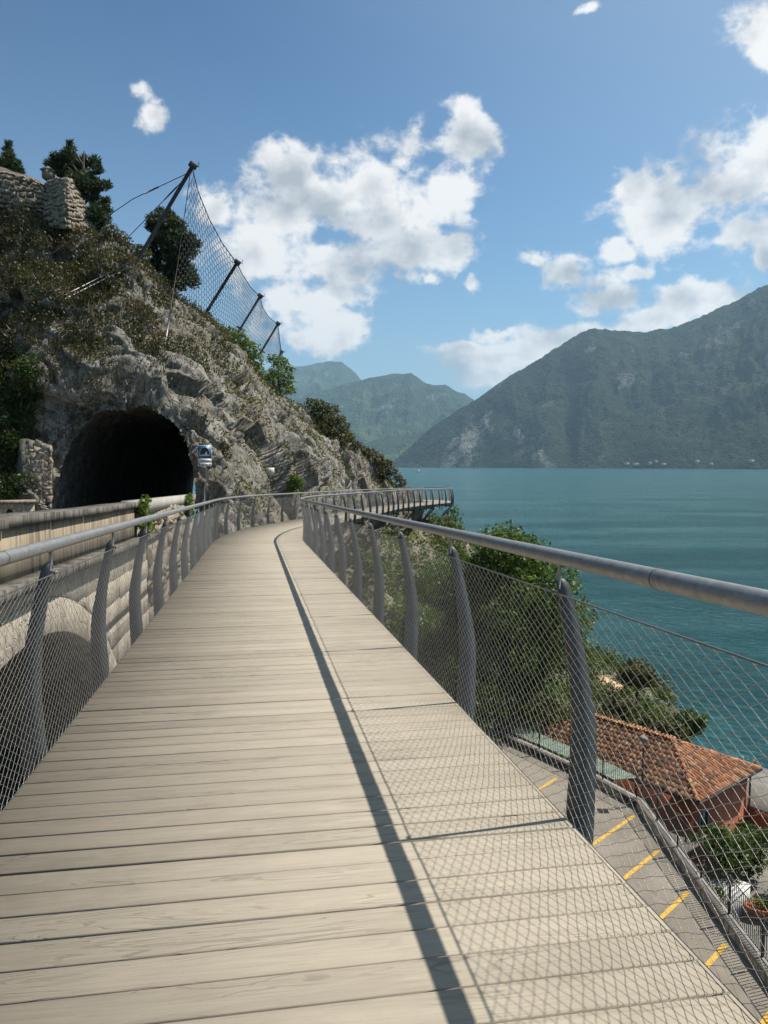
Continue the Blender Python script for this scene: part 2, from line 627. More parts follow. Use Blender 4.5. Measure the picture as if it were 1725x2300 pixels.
def m_leaf(name, cols, trans=0.35, rough=0.5):
    m = bpy.data.materials.new(name)
    m.use_nodes = True
    t = NT(m.node_tree)
    t.n.clear()
    out = t.new('ShaderNodeOutputMaterial')
    g = t.new('ShaderNodeNewGeometry')
    rnd = g.outputs['Random Per Island']
    patch = t.noise(g.outputs['Position'], 0.8, 3, 0.6)
    f = t.math('ADD', t.math('MULTIPLY', rnd, 0.6), t.math('MULTIPLY', t.mapr(patch, 0.3, 0.7), 0.4))
    c = t.ramp(f, [(i / (len(cols) - 1), x) for i, x in enumerate(cols)])
    d = t.new('ShaderNodeBsdfPrincipled')
    t.link(c, d.inputs['Base Color'])
    d.inputs['Roughness'].default_value = rough
    d.inputs['Specular IOR Level'].default_value = 0.3
    tr = t.new('ShaderNodeBsdfTranslucent')
    t.link(t.mix(1.0, c, (1.25, 1.35, 0.55), 'MULTIPLY'), tr.inputs[0])
    mx = t.new('ShaderNodeMixShader')
    mx.inputs[0].default_value = trans
    t.link(d.outputs[0], mx.inputs[1])
    t.link(tr.outputs[0], mx.inputs[2])
    t.link(mx.outputs[0], out.inputs[0])
    return m


def m_streaked(name, base, stain, amount=0.8):
    """concrete with dark run-off streaks"""
    m, t, b = material(name)
    p = pos(t)
    stv = t.noise(t.mapping(p, (5.5, 5.5, 0.28)), 1.6, 5, 0.7)
    fine = t.noise(t.mapping(p, (26, 26, 0.9)), 1.0, 4, 0.7)
    big = t.noise(p, 0.9, 4, 0.6)
    s = t.mapr(t.math('ADD', t.math('MULTIPLY', stv, 0.7), t.math('MULTIPLY', fine, 0.3)), 0.46, 0.57)
    c = t.mix(t.mapr(big, 0.35, 0.65), base, tuple(x * 0.78 for x in base))
    c = t.mix(t.math('MULTIPLY', s, amount), c, stain)
    sp = t.mapr(t.noise(p, 34, 4, 0.7), 0.52, 0.70)
    c = t.mix(t.math('MULTIPLY', sp, 0.35), c, stain)
    t.link(c, b.inputs['Base Color'])
    b.inputs['Roughness'].default_value = 0.9
    t.link(t.bump(t.noise(p, 55, 5, 0.7), 0.5, 0.012), b.inputs['Normal'])
    return m


def m_asphalt():
    m, t, b = material('worn_asphalt')
    p = pos(t)
    n = t.noise(p, 0.5, 5, 0.6)
    f = t.noise(p, 30, 3, 0.7)
    c = t.mix(t.mapr(n, 0.35, 0.65), (0.1798, 0.1550, 0.1209), (0.2356, 0.2077, 0.1643))
    c = t.mix(t.math('MULTIPLY', t.mapr(f, 0.45, 0.7), 0.35), c, (0.09, 0.085, 0.08))
    crack = t.mapr(t.vor(t.vmath('ADD', p, t.noise(p, 1.2, 3, out='Color')), 0.33, 'DISTANCE_TO_EDGE'), 0.0, 0.012, 1, 0)
    c = t.mix(t.math('MULTIPLY', crack, 0.5), c, (0.05, 0.05, 0.05))
    t.link(c, b.inputs['Base Color'])
    b.inputs['Roughness'].default_value = 0.9
    t.link(t.bump(f, 0.4, 0.01), b.inputs['Normal'])
    return m


def m_tile():
    m, t, b = material('terracotta_tile')
    g = t.new('ShaderNodeNewGeometry')
    oi = t.new('ShaderNodeObjectInfo')
    rnd = t.math('FRACT', t.math('ADD', oi.outputs['Random'], g.outputs['Random Per Island']))
    c = t.ramp(rnd, [(0.0, (0.085, 0.040, 0.024)), (0.14, (0.19, 0.075, 0.034)), (0.40, (0.34, 0.115, 0.042)), (0.66, (0.42, 0.165, 0.062)), (0.86, (0.46, 0.24, 0.11)), (1.0, (0.48, 0.33, 0.20))])
    n = t.noise(g.outputs['Position'], 9.0, 4, 0.65)
    c = t.mix(t.mapr(n, 0.48, 0.75, 0, 0.6), c, (0.12, 0.085, 0.06))
    t.link(c, b.inputs['Base Color'])
    b.inputs['Roughness'].default_value = 0.85
    return m


def m_water():
    m, t, b = material('lake_water')
    g = t.new('ShaderNodeNewGeometry')
    p = g.outputs['Position']
    p2 = t.mapping(p, (1.0, 1.0, 1.0), (0, 0, 0.5))
    big = t.noise(t.mapping(p, (0.004, 0.010, 1)), 1.0, 4, 0.6)
    c = t.mix(t.mapr(big, 0.3, 0.7), (0.017, 0.098, 0.110), (0.024, 0.118, 0.128))
    t.link(c, b.inputs['Base Color'])
    b.inputs['Roughness'].default_value = 0.18
    b.inputs['IOR'].default_value = 1.33
    b.inputs['Specular IOR Level'].default_value = 0.5
    w1 = t.noise(t.mapping(p2, (0.42, 1.0, 1)), 1.0, 6, 0.64, 0.5)
    w2 = t.noise(t.mapping(p2, (0.35, 1.0, 1), (0, 0, -0.6)), 0.16, 4, 0.6)
    h = t.math('ADD', w1, t.math('MULTIPLY', w2, 1.3))
    wind = t.mapr(t.noise(t.mapping(p, (0.010, 0.030, 1)), 1.0, 5, 0.65), 0.35, 0.65, 0.35, 1.0)
    h = t.math('MULTIPLY', h, wind)
    t.link(t.bump(h, 1.0, 3.0), b.inputs['Normal'])
    return m


def m_mountain(name, forest, forest2, grass, rock, rock_amt=0.5, scl=1.0, scars=()):
    m, t, b = material(name)
    g = t.new('ShaderNodeNewGeometry')
    p = g.outputs['Position']
    crown = t.vor(p, 0.075 * scl, 'F1')
    grain = t.noise(p, 0.02 * scl, 6, 0.72)
    patch = t.noise(p, 0.0022 * scl, 6, 0.62)
    c = t.mix(t.mapr(grain, 0.32, 0.68), forest, forest2)
    c = t.mix(t.mapr(patch, 0.52, 0.66, 0, 0.75), c, grass)
    sep2 = t.new('ShaderNodeSeparateXYZ')
    t.link(g.outputs['True Normal'], sep2.inputs[0])
    steep = t.mapr(sep2.outputs[2], 0.80, 0.55)
    rk = t.mapr(t.noise(t.mapping(p, (1, 1, 0.45)), 0.0048 * scl, 8, 0.70), 0.575, 0.64)
    rk = t.math('MULTIPLY', rk, t.math('ADD', t.math('MULTIPLY', steep, 0.85), 0.15))
    c = t.mix(t.math('MULTIPLY', rk, rock_amt), c, rock)
    for (cx_, cy_, cz_, rx_, rz_, tilt) in scars:          # bare rock scars with a place of their own
        d_ = t.vmath('SUBTRACT', p, (cx_, cy_, cz_))
        d_ = t.mapping(d_, (1 / rx_, 1 / 3000, 1 / rz_), (0, 0, 0))
        sep3 = t.new('ShaderNodeSeparateXYZ')
        t.link(d_, sep3.inputs[0])
        sh_ = t.math('SUBTRACT', sep3.outputs[0], t.math('MULTIPLY', sep3.outputs[2], tilt))
        e_ = t.math('SQRT', t.math('ADD', t.math('POWER', sh_, 2.0), t.math('POWER', sep3.outputs[2], 2.0)))
        e_ = t.math('ADD', e_, t.math('MULTIPLY', t.math('SUBTRACT', t.noise(t.mapping(p, (1, 1, .5)), 0.011, 7, 0.72), 0.5), 4.2))
        c = t.mix(t.mapr(e_, 0.9, 0.2, 0, 0.55), c, rock)
    t.link(c, b.inputs['Base Color'])
    b.inputs['Roughness'].default_value = 0.95
    b.inputs['Specular IOR Level'].default_value = 0.05
    h = t.math('ADD', t.math('MULTIPLY', crown, -0.7), t.math('MULTIPLY', grain, 1.4))
    t.link(t.bump(h, 1.0, 16.0 / scl), b.inputs['Normal'])
    return m


M = {}
M['plank'] = m_plank()
M['rail'] = m_galv('galvanised_tube', (0.2805, 0.2762, 0.2652), 0.42, 0.6)
M['post'] = simple('painted_steel_plate', (0.068, 0.076, 0.080), 0.55, 0.15, 0.14, 3.5, 0.05, 0.002)
M['wire'] = simple('stainless_wire', (0.2652, 0.2535, 0.2340), 0.35, 0.6, 0.1, 20, 0)
M['cable'] = simple('steel_cable', (0.16, 0.15, 0.145), 0.5, 0.6, 0.2, 30, 0)
M['beam'] = simple('painted_steel_beam', (0.10, 0.105, 0.11), 0.5, 0.3, 0.15, 4)
M['rock'] = m_rock()
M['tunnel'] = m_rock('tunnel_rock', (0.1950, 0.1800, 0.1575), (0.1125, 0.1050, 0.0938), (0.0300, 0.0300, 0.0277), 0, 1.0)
M['hill'] = m_rock('hillside_soil', (0.2700, 0.2400, 0.1950), (0.1275, 0.1125, 0.0825), (0.0450, 0.0413, 0.0300), 0.8)
M['stone'] = m_rock('masonry_stone', (0.3432, 0.2925, 0.2262), (0.2184, 0.1872, 0.1443), (0.0858, 0.0741, 0.0585), 0, 3.0)
M['ashlar'] = m_rock('pale_ashlar', (0.4712, 0.4142, 0.3344), (0.3800, 0.3306, 0.2622), (0.1824, 0.1558, 0.1216), 0, 3.2)
M['mortar'] = simple('lime_mortar', (0.3040, 0.2660, 0.2128), 0.95, 0, 0.25, 6, 0.5, 0.02)
M['ruin_core'] = simple('rubble_core', (0.1500, 0.1312, 0.1050), 0.95, 0, 0.3, 5, 0.6, 0.04)
M['stained'] = m_streaked('stained_concrete', (0.3760, 0.3000, 0.2040), (0.0680, 0.0560, 0.0416), 0.75)
M['coping'] = m_streaked('lichen_and_shade_concrete', (0.1728, 0.1548, 0.1260), (0.0324, 0.0295, 0.0252), 0.9)
M['pale'] = m_streaked('pale_concrete', (0.4070, 0.3774, 0.3330), (0.2220, 0.1998, 0.1702), 0.35)
M['asphalt'] = m_asphalt()
M['yellow'] = simple('yellow_road_paint', (0.5270, 0.3060, 0.0298), 0.7, 0, 0.25, 6)
M['tile'] = m_tile()
M['terra'] = simple('terracotta_render', (0.31, 0.092, 0.040), 0.85, 0, 0.22, 1.3, 0.2)
M['iron'] = simple('dark_iron', (0.055, 0.05, 0.048), 0.55, 0.3, 0.2, 10)
M['white'] = simple('white_paint', (0.5580, 0.5490, 0.5220), 0.6, 0, 0.06, 10)
M['signwhite'] = simple('sign_white', (0.4800, 0.4800, 0.4640), 0.5, 0, 0.05, 10, 0)
M['blue'] = simple('sign_blue', (0.0200, 0.1200, 0.2400), 0.45, 0, 0.08, 10, 0)
M['black'] = simple('sign_black', (0.012, 0.012, 0.014), 0.6, 0, 0.05, 10, 0)
M['villa'] = simple('grey_render', (0.30, 0.285, 0.26), 0.9, 0, 0.15, 0.1, 0)
M['glass'] = simple('window_glass', (0.03, 0.04, 0.045), 0.12, 0, 0.1, 5, 0, spec=0.6)
M['panel'] = simple('pale_green_sheet', (0.1360, 0.1800, 0.1320), 0.45, 0, 0.22, 1.6, 0.1)
M['paving'] = simple('yard_paving', (0.1750, 0.1645, 0.1470), 0.9, 0, 0.2, 1.5, 0.3)
M['terr_slab'] = simple('terrace_slab', (0.2100, 0.1925, 0.1680), 0.85, 0, 0.15, 2, 0.2)
M['pot'] = simple('flower_pot_clay', (0.42, 0.15, 0.07), 0.8, 0, 0.2, 6)
M['bark'] = simple('tree_bark', (0.10, 0.075, 0.052), 0.95, 0, 0.35, 5, 0.8, 0.03)
M['leaf'] = m_leaf('broad_leaf', [(0.018, 0.038, 0.010), (0.040, 0.075, 0.018), (0.075, 0.115, 0.024), (0.14, 0.175, 0.04)])
M['leaf_bright'] = m_leaf('bright_leaf', [(0.035, 0.065, 0.014), (0.075, 0.12, 0.024), (0.13, 0.18, 0.035), (0.20, 0.24, 0.06)])
M['leaf_olive'] = m_leaf('olive_leaf', [(0.028, 0.034, 0.012), (0.055, 0.062, 0.020), (0.095, 0.095, 0.03), (0.15, 0.125, 0.04)])
M['leaf_mix'] = m_leaf('mixed_leaf', [(0.022, 0.046, 0.011), (0.052, 0.092, 0.020), (0.095, 0.145, 0.029), (0.17, 0.21, 0.05)])
M['pine'] = m_leaf('pine_needle', [(0.014, 0.028, 0.013), (0.028, 0.048, 0.020), (0.050, 0.072, 0.028), (0.085, 0.10, 0.042)], 0.25)
M['ivy'] = m_leaf('ivy_leaf', [(0.012, 0.026, 0.007), (0.026, 0.050, 0.012), (0.050, 0.085, 0.018), (0.09, 0.13, 0.03)], 0.25)
M['dry'] = m_leaf('dry_grass', [(0.030, 0.032, 0.014), (0.060, 0.054, 0.022), (0.10, 0.076, 0.034), (0.16, 0.105, 0.052)], 0.3)
M['scrub'] = m_leaf('scrub_leaf', [(0.016, 0.022, 0.009), (0.034, 0.040, 0.014), (0.062, 0.060, 0.022), (0.11, 0.085, 0.034)], 0.25)
M['water'] = m_water()
SCARS = []
for (_px, _py, _rw, _rh, _t) in ((1015, 955, 30, 60, .75), (975, 985, 22, 45, .8), (1128, 990, 16, 22, 0), (1055, 905, 14, 26, .6), (1100, 940, 10, 20, .4)):
    _c = at(_px * k, _py * k, 5150)
    SCARS.append((_c.x, _c.y, _c.z, _rw * 3.1, _rh * 3.1, _t))
M['mtn'] = m_mountain('forested_slope', (0.018, 0.028, 0.014), (0.036, 0.048, 0.022), (0.054, 0.064, 0.030), (0.30, 0.285, 0.26), 0.45, 1.0, SCARS)
M['mtn_far'] = m_mountain('distant_slope', (0.024, 0.044, 0.022), (0.048, 0.074, 0.032), (0.10, 0.135, 0.045), (0.33, 0.32, 0.30), 0.6, 0.6)

# ------------------------------------------------------------------ the path's line
DS = 0.05
S_ARR = np.arange(-6.0, 92.0, DS)
HEAD = np.interp(S_ARR, [-6, 23.0, 33.0, 51.5, 66.0, 70.0, 80.0, 92.0], np.radians([-9.6, -9.6, 9.6, 9.6, 20.0, 20.0, -35.0, -35.0]))
_d = np.stack([np.sin(HEAD), np.cos(HEAD)], 1)
CEN = np.zeros((len(S_ARR), 2))
CEN[1:] = np.cumsum((_d[1:] + _d[:-1]) * 0.5 * DS, 0)
_b = math.radians(-9.6)
_n0 = np.array([math.cos(_b), -math.sin(_b)])
_i0 = int(round(6.0 / DS))
CEN += _n0 * 0.105 - CEN[_i0]
SLOPE = np.interp(S_ARR, [-6, 22, 26, 92], [0.0325, 0.0325, 0.0225, 0.0225])
ZD = -np.cumsum(SLOPE) * DS
ZD += -1.6 - ZD[_i0]
HALF = 1.365


def path_pt(s, lat, h):
    """s, lat, h arrays -> world points (lat from the deck's centre line, h above the deck)"""
    s = np.asarray(s, float)
    lat = np.asarray(lat, float)
    h = np.asarray(h, float)
    x = np.interp(s, S_ARR, CEN[:, 0])
    y = np.interp(s, S_ARR, CEN[:, 1])
    a = np.interp(s, S_ARR, HEAD)
    z = np.interp(s, S_ARR, ZD)
    return np.stack([x + np.cos(a) * lat, y - np.sin(a) * lat, z + h + 0 * lat], -1)


def straight(along, lat, z):
    """frame of the road and its walls: parallel to the first stretch of the path; lat from the camera"""
    along = np.asarray(along, float)
    lat = np.asarray(lat, float)
    b = math.radians(-9.6)
    return np.stack([math.sin(b) * along + math.cos(b) * lat, math.cos(b) * along - math.sin(b) * lat, z + 0 * along + 0 * lat], -1)


LAKE = -22.0
# ------------------------------------------------------------------ lake
ang = np.linspace(0, 2 * math.pi, 97)[:-1]
rad = np.concatenate([[0.0], np.geomspace(8, 19500, 40)])
Vl = [(0, 0, LAKE)] + [(math.sin(a) * r, math.cos(a) * r, LAKE) for r in rad[1:] for a in ang]
Fl = [np.array([(0, 1 + j, 1 + (j + 1) % 96) for j in range(96)])]
q = [(1 + i * 96 + j, 1 + (i + 1) * 96 + j, 1 + (i + 1) * 96 + (j + 1) % 96, 1 + i * 96 + (j + 1) % 96) for i in range(39) for j in range(96)]
tag(obj('lake', Vl, [Fl[0], np.array(q)], M['water']), 'teal lake with small wind ripples below the walkway', 'lake', kind='structure')


# ------------------------------------------------------------------ mountains
def mountain(name, sil, d_shore, d_ridge, label, mat, nu=420, nv=130, seed=1, amp=0.10, prof=1.0, spur=9.0):
    """sil: silhouette in display pixels; polar patch from the shore up to the ridge and down behind it"""
    xs = np.array([ray(p[0] * k, p[1] * k) for p in sil])
    azs = np.arctan2(xs[:, 0], xs[:, 1])
    tan_e = xs[:, 2] / np.hypot(xs[:, 0], xs[:, 1])
    A = np.linspace(azs[0], azs[-1], nu)
    te = np.interp(A, azs, tan_e)
    u = (A - azs[0]) / (azs[-1] - azs[0])
    ds = np.interp(u, np.linspace(0, 1, len(d_shore)), d_shore)
    dr = np.interp(u, np.linspace(0, 1, len(d_ridge)), d_ridge)
    v = np.concatenate([np.linspace(0, 1, nv), 1 + np.linspace(0, 1, 26)[1:] ** 1.2])
    UU, VV = np.meshgrid(np.arange(nu), v, indexing='ij')
    AA, TE, D0, D1 = A[UU], te[UU], ds[UU], dr[UU]
    Vf = np.minimum(VV, 1)
    D = D0 + (D1 - D0) * Vf + np.maximum(VV - 1, 0) * (D1 * 0.25)
    top = TE * D1 - LAKE
    hgt = top * (Vf ** prof) * np.where(VV > 1, 1 - 0.9 * smooth(VV - 1), 1)
    P = np.stack([np.sin(AA) * D, np.cos(AA) * D, hgt], -1)
    L = np.abs(top).max()
    q2 = P.reshape(-1, 3) / L
    sp = ridged(np.stack([AA.ravel() * spur * 2.2, VV.ravel() * 1.1, 0 * AA.ravel() + seed], 1) + 0.35 * np.stack([fbm(q2 * 3, 3, seed + 3)] * 3, 1), 5, seed)
    nz = 0.55 * (sp - 0.55) + 0.55 * fbm(q2 * np.array([5, 5, 3]), 6, seed + 40)
    fade = (np.sin(np.clip(VV.ravel(), 0, 1) * math.pi) ** 0.7) * 0.95 + 0.05 * np.clip(VV.ravel() * 4, 0, 1)
    fade = np.where(VV.ravel() > 1, 0.05, fade)
    P[..., 2] = np.maximum(LAKE - 0.8, LAKE + (P[..., 2].ravel() + nz * amp * np.maximum(top, 60).ravel() * fade).reshape(nu, -1))
    fine = fbm(q2 * 60, 4, seed + 80) * np.clip(P[..., 2].ravel() - LAKE, 0, 40) * 0.16
    P[..., 2] += fine.reshape(nu, -1)
    P[:, 0, 2] = LAKE - 0.8
    o = obj(name, P.reshape(-1, 3), grid_faces(nu, len(v))[:, ::-1], mat, None, True)
    return tag(o, label, 'mountain', kind='structure')


mountain('mountain', [(560, 800), (632, 792), (660, 790), (690, 783), (712, 780), (738, 781), (752, 792), (766, 803), (782, 823), (800, 850), (840, 900), (900, 960)], [9500, 9300], [12800, 12600, 12400, 12200],
         'hazy far mountain with a bald grassy summit behind the rocky slope', M['mtn_far'], 170, 70, 5, 0.16, 1.0, 8)
mountain('mountain', [(520, 900), (600, 885), (640, 868), (665, 850), (690, 843), (715, 838), (742, 828), (775, 824), (800, 815), (825, 812), (850, 806), (872, 808), (888, 805), (902, 815), (920, 828), (940, 832), (962, 831),
                      (985, 845), (1003, 850), (1018, 860), (1060, 885), (1150, 930)], [7000, 6800], [9400, 9300, 9000, 8800],
         'hazy blue mountain ridge with a pale cliff band under its notched top', M['mtn_far'], 300, 90, 9, 0.17, 0.95, 10)
mountain('mountain', [(700, 1000), (770, 968), (810, 950), (850, 944), (880, 940), (920, 930), (960, 915), (1000, 905), (1060, 930)], [5600, 5600], [6700, 6700],
         'low green foothill at the water between the far ridge and the big slope', M['mtn_far'], 130, 50, 13, 0.10, 0.9, 14)
BIG = mountain('mountain', [(846, 1004), (860, 988), (890, 962), (930, 925), (960, 905), (1000, 879), (1030, 862), (1060, 840), (1100, 813), (1140, 790), (1180, 765), (1220, 741), (1252, 719), (1275, 712), (1295, 710), (1330, 713),
                      (1365, 716), (1400, 717), (1422, 709), (1440, 711), (1470, 701), (1500, 691), (1530, 677), (1560, 662), (1600, 644), (1640, 622), (1659, 614), (1720, 590), (1800, 545), (1950, 500), (2200, 470), (2600, 560), (3200, 700)],
         [5400, 4500, 4000, 3500, 3000, 2600], [5500, 5600, 5900, 5700, 5300, 5000], 'big dark forested mountain slope rising from the far shore', M['mtn'], 620, 190, 21, 0.15, 0.92, 12)

# ------------------------------------------------------------------ the rocky spur with the tunnel
KN = [  # base X, Y, base z | crest display px, py, Y
    (-48.0, 36.0, -6.0, -1050, 420, 50.0), (-34.0, 38.0, -4.0, -560, 405, 48.0), (-23.5, 37.0, -3.0, -200, 400, 45.5), (-19.8, 35.0, -3.0, -60, 455, 44.5), (-16.8, 33.4, -3.0, 60, 478, 43.5), (-14.4, 33.2, -3.2, 190, 497, 42.6), (-11.5, 33.4, -3.4, 262, 528, 42.2), (-8.3, 33.9, -4.5, 318, 583, 42.5),
    (-6.5, 33.6, -7.0, 372, 632, 44), (-5.9, 35.5, -7.5, 432, 690, 48), (-5.2, 38.5, -8.0, 490, 752, 53), (-4.4, 43.0, -9.0, 575, 842, 59), (-3.5, 49.0, -10.0, 660, 893, 63.5), (-2.3, 55.0, -11.0, 728, 935, 67),
    (-0.6, 60.5, -12.0, 785, 987, 70), (1.0, 65.0, -13.0, 835, 1022, 71.5), (2.6, 69.0, -14.0, 880, 1048, 73), (3.0, 73.5, -15.0, 898, 1062, 77), (0.0, 80.0, -16.0, 880, 1058, 84)]
NU, NV = 760, 210
kb = np.array([(a, b, c) for a, b, c, *_ in KN], float)
kc = np.array([tuple(at(px * k, py * k, Y)) for *_, px, py, Y in KN])
# arc-length parameter with more columns at the portal
seg = np.linalg.norm(np.diff(kb[:, :2], axis=0), axis=1)
tt = np.concatenate([[0], np.cumsum(seg)])
T0 = tt[2]                                                 # the first two spans lie outside the frame
wgt = np.interp(tt, [0, T0, T0 + 10, T0 + 30, tt[-1]], [0.4, 1.0, 1.9, 1.6, 1.0])
cum = np.concatenate([[0], np.cumsum(seg * (wgt[1:] + wgt[:-1]) / 2)])
tq = np.interp(np.linspace(0, cum[-1], NU), cum, tt)


def cr(tv, arr):
    """Catmull-Rom through the knots"""
    out = np.zeros((len(tv), arr.shape[1]))
    idx = np.clip(np.searchsorted(tt, tv) - 1, 0, len(tt) - 2)
    f = ((tv - tt[idx]) / (tt[idx + 1] - tt[idx]))[:, None]
    p0 = arr[np.maximum(idx - 1, 0)]
    p1, p2 = arr[idx], arr[idx + 1]
    p3 = arr[np.minimum(idx + 2, len(arr) - 1)]
    out = 0.5 * (2 * p1 + (p2 - p0) * f + (2 * p0 - 5 * p1 + 4 * p2 - p3) * f ** 2 + (3 * p1 - p0 - 3 * p2 + p3) * f ** 3)
    return out


cb, cc = cr(tq, kb), cr(tq, kc)
vv = np.concatenate([np.linspace(0, 1, NV), 1 + np.linspace(0, 1, 24)[1:]])
CP = np.zeros((NU, len(vv), 3))
for j, v in enumerate(vv):
    v1 = min(v, 1.0)
    xy = cb[:, :2] + (cc[:, :2] - cb[:, :2]) * (v1 ** 1.55)
    zz = cb[:, 2] + (cc[:, 2] - cb[:, 2]) * (1 - (1 - v1) ** 1.12)
    if v > 1:
        w = v - 1
        back = np.stack([-2.0 - 0 * tq, 12.0 + 0 * tq], 1)
        xy = xy + back * w
        zz = zz - np.interp(tq, [T0, T0 + 18, T0 + 40, tt[-1]], [0.5, 2.5, 7.0, 14.0]) * (w ** 1.3)
    CP[:, j, :2] = xy
    CP[:, j, 2] = zz
nrm = np.cross(np.gradient(CP, axis=0), np.gradient(CP, axis=1))
nrm /= np.linalg.norm(nrm, axis=2, keepdims=True) + 1e-9
if nrm[NU // 3, NV // 2, 1] > 0:
    nrm = -nrm
q = CP.reshape(-1, 3)
wq = q + 0.5 * np.stack([fbm(q * 0.5, 3, s0) for s0 in (61, 62, 63)], 1)
e1 = np.array([0.50, 0.25, -0.83])
e1 /= np.linalg.norm(e1)
e2 = np.cross(e1, [0.2, 1.0, 0.1])
e2 /= np.linalg.norm(e2)
rot = np.array([e1, e2, np.cross(e1, e2)])
wr = wq @ rot.T                                            # beds dip down to the right
disp = (1.0 * fbm(q * 0.15, 3, 70) + 0.90 * facets(wr * np.array([0.24, 0.30, 0.30]), 71) + 0.24 * facets((wr + 0.35 * np.stack([fbm(q * 0.9, 2, 106)] * 3, 1)) * np.array([0.60, 0.72, 0.72]), 83)
        + 0.09 * facets(wq * np.array([1.8, 1.8, 1.5]), 95) + 0.05 * fbm(q * 2.6, 4, 99))
crev = np.clip(ridged(wr * np.array([0.16, 0.55, 0.55]), 3, 104) - 0.72, 0, 1)   # deep dark clefts along the beds
disp = disp - 1.2 * crev
disp = disp.reshape(NU, -1)
damp = np.interp(vv, [0, 0.85, 1.0, 2.0], [1.0, 0.9, 0.55, 0.8])[None, :]
# keep the foot behind the railing clear of the deck
CLF = CP + nrm * (disp * damp)[..., None]


def clear_of_deck(P, gap):
    """push points of the rock that stand over the deck back to the deck's left side"""
    q3 = P.reshape(-1, 3).copy()
    sel = np.where((q3[:, 1] > 20) & (q3[:, 1] < 84) & (q3[:, 0] > -9))[0]
    sub = slice(int(22 / DS), int(88 / DS))
    cx, cy, hd, ss = CEN[sub, 0], CEN[sub, 1], HEAD[sub], S_ARR[sub]
    for c0 in range(0, len(sel), 4000):
        ii = sel[c0:c0 + 4000]
        dx = q3[ii, 0][:, None] - cx[None, ::6]
        dy = q3[ii, 1][:, None] - cy[None, ::6]
        j = np.argmin(dx * dx + dy * dy, axis=1)
        a = hd[::6][j]
        lat = dx[np.arange(len(ii)), j] * np.cos(a) - dy[np.arange(len(ii)), j] * np.sin(a)
        zdk = np.interp(ss[::6][j], S_ARR, ZD)
        lim = -HALF - gap - np.clip((zdk - 0.5 - q3[ii, 2]) * -0.0, 0, 1)
        above = q3[ii, 2] > zdk - 0.9
        push = np.where(above & (lat > lim), lim - lat, 0.0)
        push = np.maximum(push, -6)
        q3[ii, 0] += push * np.cos(a)
        q3[ii, 1] -= push * np.sin(a)
    return q3.reshape(P.shape)


CLF = clear_of_deck(CLF, 0.32)
# tunnel bore: axis parallel to the road
TB = math.radians(-8.4)
T_DIR = np.array([math.sin(TB), math.cos(TB)])
T_NRM = np.array([math.cos(TB), -math.sin(TB)])
T_C = np.array([(-14.35 - 8.4) / 2, (33.0 + 33.9) / 2])
T_HALF, T_TOP, T_FLOOR = 3.1, 2.55, -2.1


def bore_top(x, grow=0.0):
    """height of the bore above its floor at offset x from the axis"""
    hw = T_HALF + grow
    xx = np.clip(np.abs(x) / hw, 0, 1)
    return (T_TOP + grow - T_FLOOR) * (1 - xx ** 2.7) ** (1 / 2.3)


qq = CLF.reshape(-1, 3)
rel = qq[:, :2] - T_C
tx, ta = rel @ T_NRM, rel @ T_DIR
jag = 0.22 * fbm(qq * 1.1, 3, 130)
lopside = np.where(tx < -1.0, 0.35 * (tx + 1.0) * 0.35, 0)
inside = (np.abs(tx) < T_HALF + jag) & (qq[:, 2] < T_FLOOR + bore_top(tx, 0.0) + jag + lopside) & (ta < 9) & (ta > -9)
Fc = grid_faces(NU, len(vv))
keep = ~(inside[Fc].sum(1) >= 3)
cliff = obj('cliff', qq, Fc[keep], M['rock'])
tag(cliff, 'grey limestone spur with the road tunnel cut through it', 'cliff', kind='structure')
CLIFF_BVH = BVHTree.FromPolygons([tuple(p) for p in qq[:]], [tuple(int(i) for i in f) for f in Fc])


def on_cliff(px, py, default_Y=45.0):
    """where a photograph pixel's ray meets the rock"""
    hit = CLIFF_BVH.ray_cast(Vector((0, 0, 0)), ray(px, py).normalized())
    if hit[0] is None:
        p = at(px, py, default_Y)
        return p, Vector((0, -1, 0))
    return hit[0], (hit[1] if hit[1].dot(ray(px, py)) < 0 else -hit[1])


# the bore itself, a rough tube from the portal to the far side
NB, NT_ = 56, 150
ba = np.linspace(-1, 1, NB)
off_x = np.sign(ba) * (1 - (1 - np.abs(ba)) ** 1.6) * (T_HALF + 0.25)
ring = np.stack([off_x, T_FLOOR + bore_top(off_x, 0.26)], 1)
ring[0, 1] = ring[-1, 1] = T_FLOOR - 0.6
ring = np.concatenate([[[ring[0, 0], T_FLOOR - 1.2]], ring, [[ring[-1, 0], T_FLOOR - 1.2]]])
deep = np.concatenate([np.linspace(0, 8, 60), np.linspace(8, 64, 90)[1:]])
TV = np.zeros((len(ring), len(deep), 3))
for i, (x, z) in enumerate(ring):
    # start where the rock face stands at this offset
    o0 = T_C + T_NRM * x - T_DIR * 12
    h = CLIFF_BVH.ray_cast(Vector((o0[0], o0[1], z)), Vector((T_DIR[0], T_DIR[1], 0)))
    st = (h[3] - 12 - 0.03) if h[0] is not None else 0.0
    st = min(max(st, -3.0), 3.5)
    a = st + deep * (64 - st) / 64
    TV[i, :, :2] = T_C[None] + T_NRM[None] * x + T_DIR[None] * a[:, None]
    TV[i, :, 2] = z - 0.03 * np.maximum(a, 0)
tq3 = TV.reshape(-1, 3)
cen3 = np.stack([T_C[0] + T_DIR[0] * ((tq3[:, :2] - T_C) @ T_DIR), T_C[1] + T_DIR[1] * ((tq3[:, :2] - T_C) @ T_DIR), np.full(len(tq3), -0.3)], 1)
outd = tq3 - cen3
outd /= np.linalg.norm(outd, axis=1, keepdims=True)
tdsp = 0.34 * facets(tq3 * 0.8, 140) + 0.16 * facets(tq3 * 2.2, 150)
dfade = np.tile(np.clip(deep / 1.2, 0.15, 1), len(ring))
